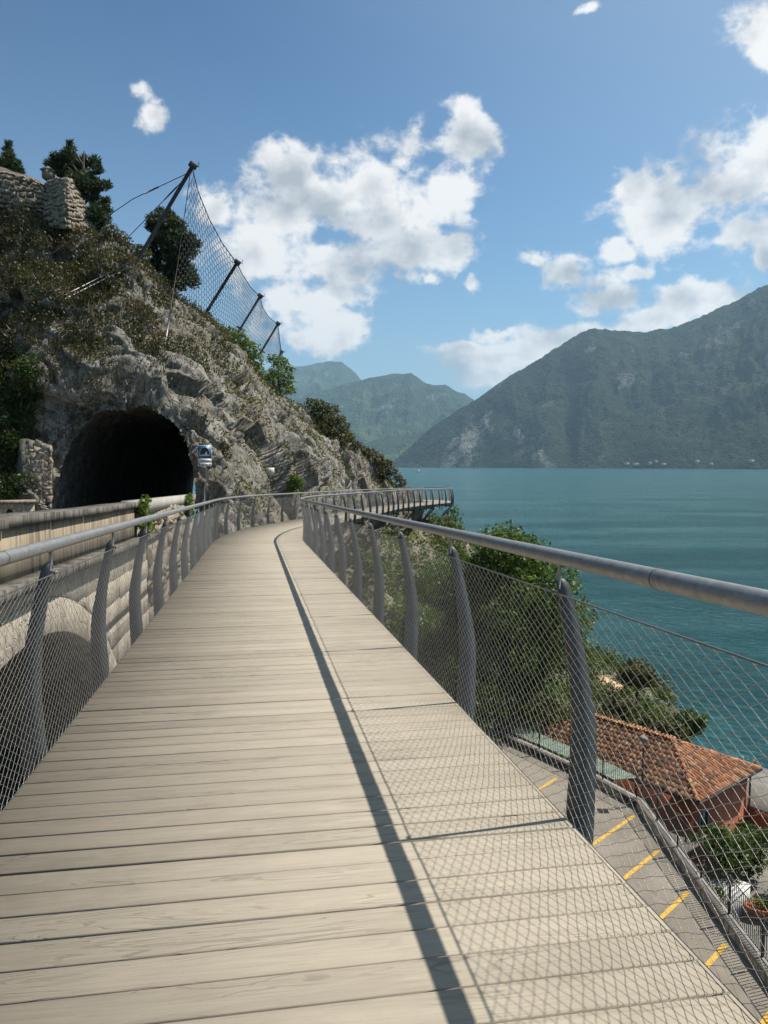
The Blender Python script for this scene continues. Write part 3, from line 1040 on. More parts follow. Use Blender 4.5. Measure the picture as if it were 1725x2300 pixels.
tq3 = tq3 + outd * ((np.abs(tdsp) * 0.9 - 0.1) * dfade)[:, None]
obj('tunnel_bore', tq3, grid_faces(len(ring), len(deep)), M['tunnel'], cliff)

# ------------------------------------------------------------------ upper road with its parapet and retaining wall
WLAT = -2.6
road_z = lambda al: -1.15 - 0.028 * al
al = np.linspace(-8, 100, 55)
RV = np.stack([straight(al, np.full_like(al, lt), road_z(al)) for lt in (-13.0, -6.0, WLAT - 0.30)], 1)
tag(obj('road', RV.reshape(-1, 3), grid_faces(len(al), 3), M['asphalt']), 'grey road running beside the walkway into the tunnel', 'road', kind='structure')

wall = empty('retaining_wall', tuple(straight(10, WLAT, -8.0)))
tag(wall, 'tall pale stone retaining wall with an arch and stained parapet left of the walkway', 'wall')


def wall_prism(name, a0, a1, lat0, lat1, zb, zt, mat, parent=wall, n=1, slope=True, jit=0.0):
    """box along the wall between along a0..a1; zb, zt functions of along"""
    P = []
    for z in (zb, zt):
        P += [straight(a0, lat0, z(a0)), straight(a1, lat0, z(a1)), straight(a1, lat1, z(a1)), straight(a0, lat1, z(a0))]
    m = MB()
    m.hexa(np.array(P))
    return m.build(name, mat, parent)


cop_t = lambda a: -0.31 - 0.0296 * a
led_t = lambda a: -0.90 - 0.040 * np.minimum(a, 19.0) - 0.03 * np.maximum(a - 19, 0)
# stained parapet body and its coping stones
wall_prism('parapet', -6.0, 17.75, WLAT, WLAT - 0.34, lambda a: led_t(a) - 0.06, lambda a: cop_t(a) - 0.115, M['stained'])
e = -6.0
while e < 17.8:
    e2 = min(e + random.uniform(1.7, 2.1), 17.86)
    if e2 - e > 0.4:
        dz = random.uniform(-0.012, 0.012)
        wall_prism('coping_stone', e + 0.008, e2 - 0.008, WLAT + 0.075, WLAT - 0.40, lambda a: cop_t(a) - 0.11 + dz, lambda a: cop_t(a) + dz, M['coping'])
    e = e2
# concrete ledge under the parapet
e = -6.0
while e < 19.0:
    e2 = min(e + random.uniform(2.2, 2.6), 19.0)
    wall_prism('ledge_slab', e + 0.006, e2 - 0.006, WLAT + 0.22, WLAT - 0.02, lambda a: led_t(a) - 0.135, led_t, M['coping'])
    e = e2
# pale beam on rubble further along, up to the portal
wall_prism('parapet_beam', 17.92, 34.6, WLAT + 0.04, WLAT - 0.36, lambda a: cop_t(a) - 0.30, lambda a: cop_t(a) + 0.02, M['pale'])
wall_prism('ledge_slab', 19.05, 33.5, WLAT + 0.10, WLAT - 0.02, lambda a: cop_t(a) - 0.95, lambda a: cop_t(a) - 0.86, M['coping'])
# arch (segmental, crown just under the ledge) and coursed blocks
AC, AR, ATOP = 9.0, 8.5, -2.06
arch_c = np.array([AC, ATOP - AR])
RING = 0.46


def clip_poly(P, c, n):
    """keep the side n.(p-c) >= 0"""
    out = []
    for i in range(len(P)):
        a, b = P[i], P[(i + 1) % len(P)]
        da, db = np.dot(n, a - c), np.dot(n, b - c)
        if da >= 0:
            out.append(a)
        if da * db < 0:
            out.append(a + (b - a) * da / (da - db))
    return out


def block(P, proud, name, mat, parent):
    """polygon in (along, z) extruded to the wall face with a chamfer"""
    P = np.array(P)
    c = P.mean(0)
    if len(P) < 3:
        return
    n = len(P)
    ins = c + (P - c) * (1 - 0.012 / max(0.08, np.abs(P - c).max()))
    ring0 = straight(P[:, 0], np.full(n, WLAT - 0.05), P[:, 1])
    ring1 = straight(P[:, 0], np.full(n, WLAT + proud - 0.010), P[:, 1])
    ring2 = straight(ins[:, 0], np.full(n, WLAT + proud), ins[:, 1])
    V = np.concatenate([ring0, ring1, ring2])
    i = np.arange(n)
    jn = (i + 1) % n
    F = [np.stack([i, jn, n + jn, n + i], 1), np.stack([n + i, n + jn, 2 * n + jn, 2 * n + i], 1), (2 * n + i)[None]]
    m = MB()
    m.add(V, F)
    m.build(name, mat, parent)


z_low = -7.4
# backing with the arch cut out, one strip per step along the wall
m = MB()
sa = np.linspace(-6, 33.8, 160)
for a0, a1 in zip(sa[:-1], sa[1:]):
    am = (a0 + a1) / 2
    zb0 = z_low - 1.5
    if abs(am - AC) < AR - 0.3:
        zb0 = max(zb0, arch_c[1] + math.sqrt(AR ** 2 - (am - AC) ** 2) - 0.01)
    zt0 = (led_t(am) - 0.14) if am < 19 else cop_t(am) - 0.30
    zt1 = zt0
    P = [straight(a0, WLAT - 0.02, zb0), straight(a1, WLAT - 0.02, zb0), straight(a1, WLAT - 0.5, zb0), straight(a0, WLAT - 0.5, zb0),
         straight(a0, WLAT - 0.02, zt0), straight(a1, WLAT - 0.02, zt0), straight(a1, WLAT - 0.5, zt0), straight(a0, WLAT - 0.5, zt0)]
    m.hexa(np.array(P))
m.build('mortar_core', M['mortar'], wall)
# vault behind the arch
va = np.linspace(-0.95, 0.95, 40)
dep = np.linspace(WLAT - 0.4, WLAT - 7.2, 8)
VV_ = np.stack([np.stack([straight(AC + (AR + 0.02) * math.sin(t), l, arch_c[1] + (AR + 0.02) * math.cos(t)) for l in dep]) for t in va])
m = MB()
m.add(VV_.reshape(-1, 3), grid_faces(len(va), len(dep)))
ends = straight(np.array([0.0, 18.5, 18.5, 0.0]), np.array([WLAT - 7.1] * 4), np.array([-10.0, -10, -1.2, -1.2]))
m.add(ends, np.array([(0, 1, 2, 3)]))
m.build('vault', M['ruin_core'], wall)
# voussoirs
t0 = -0.74
while t0 < 0.74:
    t1 = t0 + random.uniform(0.045, 0.062)
    g_ = 0.0009
    P = [arch_c + AR * np.array([math.sin(t0 + g_), math.cos(t0 + g_)]), arch_c + AR * np.array([math.sin(t1 - g_), math.cos(t1 - g_)]),
         arch_c + (AR + RING) * np.array([math.sin(t1 - g_), math.cos(t1 - g_)]), arch_c + (AR + RING) * np.array([math.sin(t0 + g_), math.cos(t0 + g_)])]
    block(P, 0.028 + random.uniform(-0.006, 0.006), 'voussoir', M['ashlar'], wall)
    t0 = t1
# courses
row_top, nblk = -0.02, 0
while row_top > -6.2:
    hgt = random.uniform(0.34, 0.52)
    a = 1.0 + random.uniform(0, .5)
    while a < 19.0:
        w_ = random.uniform(0.5, 1.25)
        base_t = led_t(a + w_ / 2) - 0.145
        zt, zb = base_t + row_top - 0.004, base_t + row_top - hgt + 0.004
        P = [np.array(x) for x in ((a + .005, zb), (a + w_ - .005, zb), (a + w_ - .005, zt), (a + .005, zt))]
        cpt = np.array([a + w_ / 2, (zt + zb) / 2])
        dv = cpt - arch_c
        R_ = AR + RING + 0.006
        if np.linalg.norm(dv) < R_ + 0.9 and dv[1] > 0:
            nn = dv / np.linalg.norm(dv)
            P = clip_poly(P, arch_c + nn * R_, nn)
        elif np.linalg.norm(dv) < R_:
            P = []
        if len(P) >= 3 and np.ptp(np.array(P), axis=0).min() > 0.06:
            block(P, 0.015 + random.uniform(-0.010, 0.014), 'block', M['ashlar'], wall)
            nblk += 1
        a += w_
    row_top -= hgt

# ------------------------------------------------------------------ stones laid over a quad
STONES = []
for sdx in range(7):
    rr = random.Random(40 + sdx)
    P = []
    for z in (-.5, .5):
        for (x, y) in ((-.5, -.5), (.5, -.5), (.5, .5), (-.5, .5)):
            tp = 1.0 if z < 0 else rr.uniform(.66, .86)
            P.append(((x + rr.uniform(-.17, .17)) * tp, (y + rr.uniform(-.17, .17)) * tp, z * (1.0 if z < 0 else rr.uniform(.7, 1.1))))
    mm = MB()
    mm.hexa(np.array(P))
    V = np.concatenate(mm.v)
    me = mesh_data('stone', V, [np.concatenate(x) for x in mm.f.values()])
    me.materials.append(M['stone'])
    STONES.append(me)


def lay_stones(corner, rows, width, parent, depth=0.22, limit=120, seed=0, name='stone'):
    """corner: lower-left, lower-right, upper-right, upper-left (seen from outside)"""
    rr = random.Random(seed)
    c = [np.array(x, float) for x in corner]
    bil = lambda u, v: (c[0] * (1 - u) + c[1] * u) * (1 - v) + (c[3] * (1 - u) + c[2] * u) * v
    hs = [rr.uniform(.6, 1.4) for _ in range(rows)]
    ph0 = rr.uniform(0, 6)
    tot = sum(hs)
    v, cnt = 0.0, 0
    for h in hs:
        dv = h / tot
        L = np.linalg.norm(bil(1, v + dv / 2) - bil(0, v + dv / 2))
        u = -rr.uniform(0, .5) * width / max(L, .01)
        while u < 1 and cnt < limit:
            du = rr.uniform(.65, 1.5) * width / L
            u0, u1 = max(u, 0), min(u + du, 1)
            if u1 - u0 > 0.25 * width / L:
                um = (u0 + u1) / 2
                vj = v + dv / 2 + dv * (.28 * math.sin(um * 9 + ph0 + v * 7) + rr.uniform(-.14, .14))
                p = bil(um, min(max(vj, .02), .98))
                ex = bil(u1, v + dv / 2) - bil(u0, v + dv / 2)
                ey = bil((u0 + u1) / 2, v + dv) - bil((u0 + u1) / 2, v)
                ez = np.cross(ex, ey)
                ez /= np.linalg.norm(ez)
                d_ = depth * rr.uniform(.75, 1.35)
                R = Matrix(((ex[0] * .96, ey[0] * .94, ez[0] * d_, p[0]), (ex[1] * .96, ey[1] * .94, ez[1] * d_, p[1]), (ex[2] * .96, ey[2] * .94, ez[2] * d_, p[2]), (0, 0, 0, 1)))
                tw = Matrix.Rotation(rr.uniform(-.28, .28), 4, 'Z') @ Matrix.Diagonal((rr.uniform(.85, 1.12), rr.uniform(.78, 1.2), 1, 1))
                o = bpy.data.objects.new(name, rr.choice(STONES))
                COL.objects.link(o)
                o.parent = parent
                o.matrix_parent_inverse = parent.matrix_world.inverted()
                o.matrix_basis = R @ tw
                cnt += 1
            u += du
        v += dv
    return cnt


# rubble under the pale beam
lay_stones([straight(19.2, WLAT + .02, cop_t(19.2) - .85), straight(33.2, WLAT + .02, cop_t(33.2) - .85), straight(33.2, WLAT + .02, cop_t(33.2) - .31), straight(19.2, WLAT + .02, cop_t(19.2) - .31)], 3, 0.42, wall, 0.16, 110, 5)
lay_stones([straight(19.2, WLAT + .02, -5.2), straight(33.0, WLAT + .02, -5.4), straight(33.2, WLAT + .02, cop_t(33.2) - .97), straight(19.2, WLAT + .02, cop_t(19.2) - .97)], 7, 0.75, wall, 0.20, 120, 6)

# ------------------------------------------------------------------ hillside below the walkway, parking road, yard
pR = path_pt(S_ARR, np.full_like(S_ARR, HALF), 0 * S_ARR)
gx, gy = np.arange(-30, 46, 0.42), np.arange(-14, 96, 0.42)
GX, GY = np.meshgrid(gx, gy, indexing='ij')
edge = np.interp(GY, pR[:, 1], pR[:, 0])
Q = GX - edge
zA = np.interp(Q, [-40, -4, -1.2, 0.3, 1.5, 3, 6, 10, 14, 18, 22, 45], [-9.0, -6.2, -5.6, -6.2, -7.6, -9.6, -12.8, -16.2, -19.0, -21.0, -22.6, -23.0])
LATG = GX * math.cos(_b) - GY * math.sin(_b)
zB = np.interp(LATG, [-40, -2.6, -1.0, 1.0, 2.6], [-8.0, -8.2, -10.0, -13.0, -14.12])
zB = np.where(GX > 10.5, -18.4, zB)
zB = np.where(GX > 22, np.interp(GX, [22, 27, 50], [-18.4, -22.8, -23.0]), zB)
bl = smooth((GY - 34.5) / 6.0)
bl = np.where(GX > 10.5, smooth((GY - 42) / 10.0), bl)
ZG = zB * (1 - bl) + zA * bl
g3 = np.stack([GX.ravel(), GY.ravel(), ZG.ravel()], 1)
rough = (0.55 * facets(g3 * 0.45, 210) + 0.5 * fbm(g3 * 0.3, 4, 220)).reshape(GX.shape)
ZG = ZG + rough * bl * np.clip((GX + 9) / 4, 0, 1) * 0.9
ZG = np.clip(ZG, -22.9, 0)
tag(obj('hillside', np.stack([GX, GY, ZG], -1).reshape(-1, 3), grid_faces(len(gx), len(gy)), M['hill']), 'steep scrubby ground falling from the walkway to the lake', 'hillside', kind='structure')


def ground_z(x, y):
    i = int(np.clip((x + 30) / 0.42, 0, len(gx) - 2))
    j = int(np.clip((y + 14) / 0.42, 0, len(gy) - 2))
    return float(ZG[i, j])


WPOLY = np.array([(10.3, 4.0), (10.3, 30.4), (8.95, 33.3), (7.3, 36.0), (5.7, 38.5), (4.3, 40.6)])
RZ = -14.0
left = np.array([(-1.0, 4.0), (-2.5, 30.4), (-2.8, 33.3), (-3.0, 36.0), (-3.0, 38.5), (-2.8, 40.6)])
RV = np.concatenate([np.c_[left, np.full(6, RZ)], np.c_[WPOLY, np.full(6, RZ)]])
tag(obj('parking_road', RV, np.array([(i, 6 + i, 7 + i, i + 1) for i in range(5)]), M['asphalt']), 'parking road below the walkway', 'road', kind='structure')
prk = bpy.data.objects['parking_road']
for i, yk in enumerate((18.85, 21.55, 24.3, 27.0, 29.75)):
    a = np.array((9.98, yk))
    dr = np.array((-0.70, -0.71))
    dr /= np.linalg.norm(dr)
    nn = np.array((dr[1], -dr[0])) * 0.075
    b2 = a + dr * 4.6
    V = [(*(a - nn), RZ + .006), (*(b2 - nn), RZ + .006), (*(b2 + nn), RZ + .006), (*(a + nn), RZ + .006)]
    obj('bay_line', V, np.array([(0, 1, 2, 3)]), M['yellow'], prk)
for (xa, ya, xb, yb) in ((7.7, 33.4, 6.2, 31.7), (5.6, 36.3, 4.4, 34.6)):
    a, b2 = np.array((xa, ya)), np.array((xb, yb))
    dr = (b2 - a) / np.linalg.norm(b2 - a)
    nn = np.array((dr[1], -dr[0])) * 0.075
    V = [(*(a - nn), RZ + .006), (*(b2 - nn), RZ + .006), (*(b2 + nn), RZ + .006), (*(a + nn), RZ + .006)]
    obj('bay_line', V, np.array([(0, 1, 2, 3)]), M['yellow'], prk)

# yard of the house
YV = [(10.62, 6, -18.3), (23, 6, -18.3), (23, 40, -18.3), (10.62, 40, -18.3)]
tag(obj('yard', YV, np.array([(0, 1, 2, 3)]), M['paving']), 'grey paved yard below the parking road', 'yard', kind='structure')

# ------------------------------------------------------------------ walkway: planks, beams, brackets
walk = empty('walkway', tuple(path_pt(10.0, 0.0, -0.3)))
tag(walk, 'long curving walkway of pale weathered planks hung along the cliff', 'walkway', kind='structure')
PITCH_P = 0.1715
GAP = 0.0092
TH = 0.045
c_ = 0.004


def plank_section(w):
    h = w / 2
    return np.array([(-h, -TH), (h, -TH), (h, -c_), (h - c_, 0), (-h + c_, 0), (-h, -c_)])


sec = plank_section(PITCH_P - GAP)
PV = np.concatenate([np.c_[np.full(6, x), sec] for x in (-HALF, HALF)])
PFq = np.array([(i, (i + 1) % 6, 6 + (i + 1) % 6, 6 + i) for i in range(6)])[:, ::-1]
plank_me = mesh_data('plank', PV, [PFq, np.array([range(6)]), np.array([list(range(6, 12))[::-1]])])
plank_me.materials.append(M['plank'])
rp = random.Random(3)
s, i = -1.6, 0
joint_at = 3.40 - 0.06                                     # wider joint near each pair of posts
n_p = 0
while s < 22.8:
    p = path_pt(s, 0.0, 0.0)
    a = float(np.interp(s, S_ARR, HEAD))
    o = bpy.data.objects.new('plank', plank_me)
    COL.objects.link(o)
    o.parent = walk
    o.matrix_parent_inverse = walk.matrix_world.inverted()
    sl = math.atan(0.0325)
    o.matrix_basis = Matrix.Translation((p[0], p[1], p[2] + rp.uniform(-.0022, .0022))) @ Matrix.Rotation(-a, 4, 'Z') @ Matrix.Rotation(-sl + rp.uniform(-.006, .006), 4, 'X') @ Matrix.Translation((rp.uniform(-.004, .004), 0, 0))
    n_p += 1
    i += 1
    s += PITCH_P + (0.012 if i % 12 == 5 else 0.0)
# the rest of the planks, too small to pick apart
m = MB()
s1 = s
while s1 < 90.0:
    a0, a1 = s1 - PITCH_P / 2 + GAP / 2, s1 + PITCH_P / 2 - GAP / 2
    P = [path_pt(a0, -HALF, -TH), path_pt(a0, HALF, -TH), path_pt(a1, HALF, -TH), path_pt(a1, -HALF, -TH), path_pt(a0, -HALF, 0), path_pt(a0, HALF, 0), path_pt(a1, HALF, 0), path_pt(a1, -HALF, 0)]
    m.hexa(np.array(P))
    s1 += PITCH_P
m.build('far_planks', M['plank'], walk)
bpy.data.objects['far_planks']['kind'] = 'stuff'
# longitudinal beams
for lt in (-1.16, -0.42, 0.42, 1.16):
    sb = np.arange(-2, 90, 0.5)
    R0 = [path_pt(sb, np.full_like(sb, lt - .07), np.full_like(sb, hh)) for hh in (-TH - .004, -0.27)]
    R1 = [path_pt(sb, np.full_like(sb, lt + .07), np.full_like(sb, hh)) for hh in (-0.27, -TH - .004)]
    V = np.stack(R0 + R1, 1)
    n = len(sb)
    idx = np.arange(n * 4).reshape(n, 4)
    F = np.concatenate([np.stack([idx[:-1, j], idx[:-1, (j + 1) % 4], idx[1:, (j + 1) % 4], idx[1:, j]], 1) for j in range(4)])
    obj('deck_beam', V.reshape(-1, 3), F, M['beam'], walk)
# raking brackets anchored in the rock
for sb in list(np.arange(4.5, 90, 6.15)):
    m = MB()
    m.tube(path_pt(np.array([sb] * 2), np.array([-HALF + .1, HALF - .05]), np.array([-.36, -.36])), 0.055, 6)
    m.tube(path_pt(np.array([sb] * 2), np.array([-HALF + .1, HALF - .12]), np.array([-3.2, -.40])), 0.065, 6)
    m.build('bracket', M['beam'], walk)

# ------------------------------------------------------------------ railings
IN_O = ([-0.42, 0.0, 0.2, 0.4, 0.71, 1.03, 1.17], [0.045, 0.004, 0.018, 0.030, 0.012, -0.040, -0.064])
OUT_O = ([-0.42, -0.2, 0.0, 0.3, 0.48, 0.82, 1.12, 1.17], [0.125, 0.142, 0.148, 0.155, 0.148, 0.082, 0.010, -0.014])
RAIL_O, RAIL_H, RAIL_R = -0.048, 1.272, 0.037
NET_H0, NET_H1, CELL, LEAN = 0.012, 1.10, 0.094, 1.75


def net_o(h):
    return np.interp(h, *IN_O) - 0.014


def railing(sg, s0, label):
    rl = empty('railing', tuple(path_pt(5.0, sg * HALF, 0.0)))
    tag(rl, label, 'railing', 'walkway railings')
    # posts
    hh = np.concatenate([np.linspace(-0.42, 1.12, 17), [1.15, 1.17]])
    oi = np.interp(hh, *IN_O)
    oo = np.interp(hh, *OUT_O)
    oi[-1] += 0.012
    oo[-1] -= 0.014
    sp_ = s0 - 2.05 * 2
    while sp_ < 88:
        m = MB()
        n = len(hh)
        ring = []
        for ds_ in (-0.008, 0.008):
            ring.append(path_pt(np.full(n, sp_ + ds_), sg * (HALF + oi), hh))
            ring.append(path_pt(np.full(n, sp_ + ds_), sg * (HALF + oo), hh))
        A0, B0, A1, B1 = ring
        V = np.stack([A0, B0, B1, A1], 1).reshape(-1, 3)
        idx = np.arange(n * 4).reshape(n, 4)
        F = np.concatenate([np.stack([idx[:-1, j], idx[:-1, (j + 1) % 4], idx[1:, (j + 1) % 4], idx[1:, j]], 1) for j in range(4)] + [idx[:1, ::-1], idx[-1:]])
        m.add(V, F)
        po = m.build('post', M['post'], rl)
        if sp_ < 30:
            m = MB()
            m.tube(path_pt(np.array([sp_] * 3), sg * (HALF + np.array([-.047, -.048, -.048])), np.array([1.12, 1.18, 1.242])), 0.0105, 6)
            m.tube(path_pt(np.array([sp_ - .028, sp_ + .028]), sg * (HALF + np.array([-.048] * 2)), np.array([1.238] * 2)), 0.012, 6)
            m.build('bracket', M['rail'], po)
            m = MB()
            m.tube(path_pt(np.array([sp_ - .03, sp_ + .03]), sg * (HALF + np.array([-.068] * 2)), np.array([1.105] * 2)), 0.011, 6)
            m.build('cable_clamp', M['cable'], po)
        sp_ += 2.05
    # handrail tube
    sr = np.concatenate([np.arange(-3, 40, 0.35), np.arange(40, 90, 0.5)])
    m = MB()
    m.tube(path_pt(sr, np.full_like(sr, sg * (HALF + RAIL_O)), np.full_like(sr, RAIL_H)), RAIL_R, 14)
    hr = m.build('handrail', M['rail'], rl, True)
    # sleeves at the tube joints
    for sj in np.arange(s0 - 0.9, 60, 6.0):
        m = MB()
        m.tube(path_pt(np.array([sj - .004, sj + .004]), np.full(2, sg * (HALF + RAIL_O)), np.full(2, RAIL_H)), RAIL_R + .0012, 14)
        m.build('tube_joint', M['cable'], hr)
    # cables along the net's edges
    for nm, hh_, rr in (('top_cable', NET_H1, 0.0042), ('bottom_cable', NET_H0, 0.0022)):
        m = MB()
        m.tube(path_pt(sr, np.full_like(sr, sg * (HALF + float(net_o(hh_)))), np.full_like(sr, hh_)), rr, 5)
        m.build(nm, M['cable'], rl)
    # wire net: two families of strands
    m = MB()
    for fam in (1, -1):
        zz = np.linspace(NET_H0, NET_H1, 30)
        sk = np.arange(-3.5, 13.0, CELL)
        S2 = sk[:, None] + fam * LEAN * (zz - NET_H0)[None, :]
        wob = 0.006 * np.where(np.arange(30) % 2 == 0, 1, -1)[None, :] * fam
        V, Fq = tubes(path_pt(S2 + wob, sg * (HALF + net_o(zz))[None, :] + 0 * S2, zz[None, :] + 0 * S2), 0.00125, 3)
        m.add(V, Fq)
        zz = np.linspace(NET_H0, NET_H1, 6)
        sk = np.arange(13.0 - 3.5 % CELL, 87.0, CELL)
        S2 = sk[:, None] + fam * LEAN * (zz - NET_H0)[None, :]
        V, Fq = tubes(path_pt(S2, sg * (HALF + net_o(zz))[None, :] + 0 * S2, zz[None, :] + 0 * S2), 0.0013, 3)
        m.add(V, Fq)
    nt = m.build('wire_net', M['wire'], rl)
    nt['kind'] = 'stuff'
    return rl


railing(1, 3.42, 'lake-side railing with curved steel posts, wire net and thick round handrail')
railing(-1, 4.85, 'wall-side railing with curved steel posts, wire net and grey handrail beside the parapet')

# ------------------------------------------------------------------ rockfall barrier above the tunnel
bar = empty('rockfall_barrier', tuple(at(310, 585, 42.3)))
tag(bar, 'rockfall barrier of leaning steel posts, cables and ring net above the tunnel', 'barrier')
PO = [((310, 583), 42.3, (432, 374), 41.5), ((457, 712), 50.5, (532, 591), 50.0), ((540, 738), 60.0, (584, 666), 59.5), ((588, 788), 69.0, (624, 728), 68.5), ((620, 812), 76.0, (632, 791), 76.0)]
tops = []
for (bp, by, tp, ty) in PO:
    b0, t0_ = at(*bp, by), at(*tp, ty)
    tops.append(t0_)
    dirv = (t0_ - b0).normalized()
    m = MB()
    m.tube([b0 - dirv * 0.6, b0 + (t0_ - b0) * .5, t0_], 0.105 if by < 55 else 0.095, 8)
    po = m.build('post', M['iron'], bar)
    m = MB()
    R = dirv.to_track_quat('Z', 'Y').to_matrix()
    m.box(t0_ + dirv * 0.06, (0.34, 0.30, 0.30), R)
    m.tube([t0_ + dirv * .02 + Vector((.1, 0, 0)), t0_ + dirv * .02 + Vector((.34, -.05, -.04)), t0_ + dirv * .2 + Vector((.26, -.05, .02))], 0.03, 5)
    m.build('post_head', M['iron'], po)
    m = MB()
    m.box(b0, (0.5, 0.5, 0.12), R)
    m.build('base_plate', M['iron'], po)
top_px = [[(432, 378), (445, 430), (470, 492), (500, 547), (532, 591)], [(532, 591), (545, 617), (563, 645), (584, 666)], [(584, 666), (590, 690), (604, 713), (624, 728)], [(624, 728), (627, 750), (629, 772), (632, 791)]]
bot_px = [[(388, 668), (410, 690), (430, 705), (455, 722), (470, 745)], [(470, 745), (500, 762), (520, 775), (545, 785)], [(545, 785), (560, 795), (580, 805), (600, 812)], [(600, 812), (612, 815), (625, 818), (640, 820)]]
ys = [(41.5, 50.0, 43.5, 51.0), (50.0, 59.5, 51.0, 60.0), (59.5, 68.5, 60.0, 69.0), (68.5, 76.0, 69.0, 76.5)]
netm = MB()
rope_top = []
for ip, (tp, bp, (y0, y1, y2, y3)) in enumerate(zip(top_px, bot_px, ys)):
    npt = len(tp)
    T = np.array([at(*p_, y0 + (y1 - y0) * i / (npt - 1)) for i, p_ in enumerate(tp)])
    B = np.array([at(*p_, y2 + (y3 - y2) * i / (npt - 1)) for i, p_ in enumerate(bp)])
    rope_top += [Vector(x) for x in T]
    uu = np.linspace(0, 1, npt)
    width = np.linalg.norm(np.diff(B, axis=0), axis=1).sum()
    nc = max(6, int(width / 0.42))
    hgt = np.linalg.norm(T.mean(0) - B.mean(0))
    nr = max(6, int(hgt / 0.36) + 6)

    def surf(u, v):
        u = np.clip(u, 0, 1)
        a = np.stack([np.interp(u, uu, T[:, j]) for j in range(3)], -1)
        b = np.stack([np.interp(u, uu, B[:, j]) for j in range(3)], -1)
        p = a * (1 - v)[..., None] + b * v[..., None]
        p[..., 2] -= 0.0 * u
        p[..., 0] += 0.25 * np.sin(np.pi * v) * np.sin(np.pi * u)
        return p
    E = []
    for r_ in range(nr):
        v0 = r_ / nr
        for c in range(nc):
            u0 = (c + (0.5 if r_ % 2 else 0)) / nc
            du, dv_ = 1 / nc, 1 / nr
            # hexagonal ring cell: two slanted edges and one upright
            a_ = (u0, v0 + dv_ * .30)
            b_ = (u0 + du * .5, v0)
            c2 = (u0 + du, v0 + dv_ * .30)
            d_ = (u0, v0 + dv_ * 1.0)
            E += [(a_, b_), (b_, c2), (a_, d_)]
    E = np.array(E)
    f_ = np.linspace(0, 1, 3)
    ph = E[:, 0, None, :] * (1 - f_)[None, :, None] + E[:, 1, None, :] * f_[None, :, None]
    P3 = surf(ph[..., 0], ph[..., 1])
    V, Fq = tubes(P3, 0.017, 3)
    netm.add(V, Fq)
rn = netm.build('ring_net', M['cable'], bar)
rn['kind'] = 'stuff'
m = MB()
m.tube(rope_top, 0.028, 5)
m.build('top_rope', M['iron'], bar)


def cable(pts, r=0.022, name='stay_cable', mat='iron'):
    m = MB()
    m.tube(pts, r, 5)
    return m.build(name, M[mat], bar)


c0 = on_cliff(72, 600)[0]
cable([at(424, 388, 41.5), at(300, 446, 40.6), c0], 0.022)
cable([at(424, 388, 41.5) * 0.45 + at(300, 446, 40.6) * 0.55, at(424, 388, 41.5) * 0.2 + at(300, 446, 40.6) * 0.8], 0.045, 'turnbuckle')
c1 = on_cliff(262, 560, 43)[0]
cable([at(416, 400, 41.6), c1], 0.022)
pm, pn = at(416, 400, 41.6), Vector(c1)
cable([pm.lerp(pn, .12), pm.lerp(pn, .30)], 0.042, 'turnbuckle')
c2 = on_cliff(372, 775)[0]
cable([at(428, 384, 41.4), at(398, 600, 40.2), c2 + Vector((0, -.1, 0))], 0.020)
mid = at(398, 600, 40.2)
cable([mid.lerp(c2, .55) + Vector((0, -.03, 0)), c2 + Vector((0, -.12, 0))], 0.055, 'anchor_rod', 'rail')
for dy in (0, 9):
    p0, n0 = on_cliff(302, 598 + dy)
    p1, n1 = on_cliff(150, 668 + dy)
    cable([p0 + Vector((0, -.5, .1)), p1 + Vector((0, -.25, .05))], 0.026, 'anchor_rod', 'rail')

# ------------------------------------------------------------------ ruin on the crest
ruin = empty('stone_ruin', tuple(at(120, 505, 43.20)))
tag(ruin, 'ruined rubble wall with a tapering stone buttress on the clifftop', 'ruin')


def solid(name, pts_front, back, mat, parent):
    """prism from a front polygon (list of vectors) pushed back"""
    n = len(pts_front)
    V = [tuple(p) for p in pts_front] + [tuple(p + back) for p in pts_front]
    i = np.arange(n)
    jn = (i + 1) % n
    m = MB()
    m.add(V, [np.stack([jn, i, n + i, n + jn], 1), i[None], (n + i)[::-1][None]])
    return m.build(name, mat, parent)


wl = [at(-150, 520, 42.20), at(104, 520, 43.20), at(104, 412, 43.20), at(62, 394, 43.00), at(30, 381, 42.80), at(0, 374, 42.70), at(-150, 350, 42.20)]
solid('wall_core', wl, Vector((-.4, 1.2, 0)), M['ruin_core'], ruin)
f_in = Vector((0.02, -0.06, 0))
lay_stones([wl[1] * 0 + at(-40, 505, 42.56) + f_in, at(103, 505, 43.18) + f_in, at(103, 413, 43.18) + f_in, at(-40, 372, 42.56) + f_in], 11, 0.36, ruin, 0.30, 130, 21)
K0, K1 = at(150, 512, 42.10), at(148, 398, 42.40)
D0, D1 = at(97, 512, 42.90), at(106, 403, 43.20)
L0, L1 = at(228, 540, 44.40), at(163, 406, 43.80)
back = Vector((-1.0, 2.4, 0))
m = MB()
m.hexa(np.array([D0, K0, L0, L0 + back, D1, K1, L1, L1 + back]))
m.add(np.array([D0, D0 + back, L0 + back, D1, D1 + back, L1 + back]), np.array([(0, 1, 4, 3)]))
m.build('buttress_core', M['ruin_core'], ruin)
nf = (K0 - D0).cross(D1 - D0).normalized() * 0.03
nl = (L0 - K0).cross(K1 - K0).normalized() * 0.03
lay_stones([D0 + nf, K0 + nf, K1 + nf, D1 + nf], 11, 0.30, ruin, 0.13, 70, 23)
lay_stones([K0 + nl, L0 + nl, L1 + nl, K1 + nl], 12, 0.27, ruin, 0.15, 110, 24)
m = MB()
pc = at(109, 394, 43.80)
m.box(pc, (.52, .52, .44))
m.build('turret', M['stone'], ruin)
m = MB()
for t_ in (0, 1):
    pass
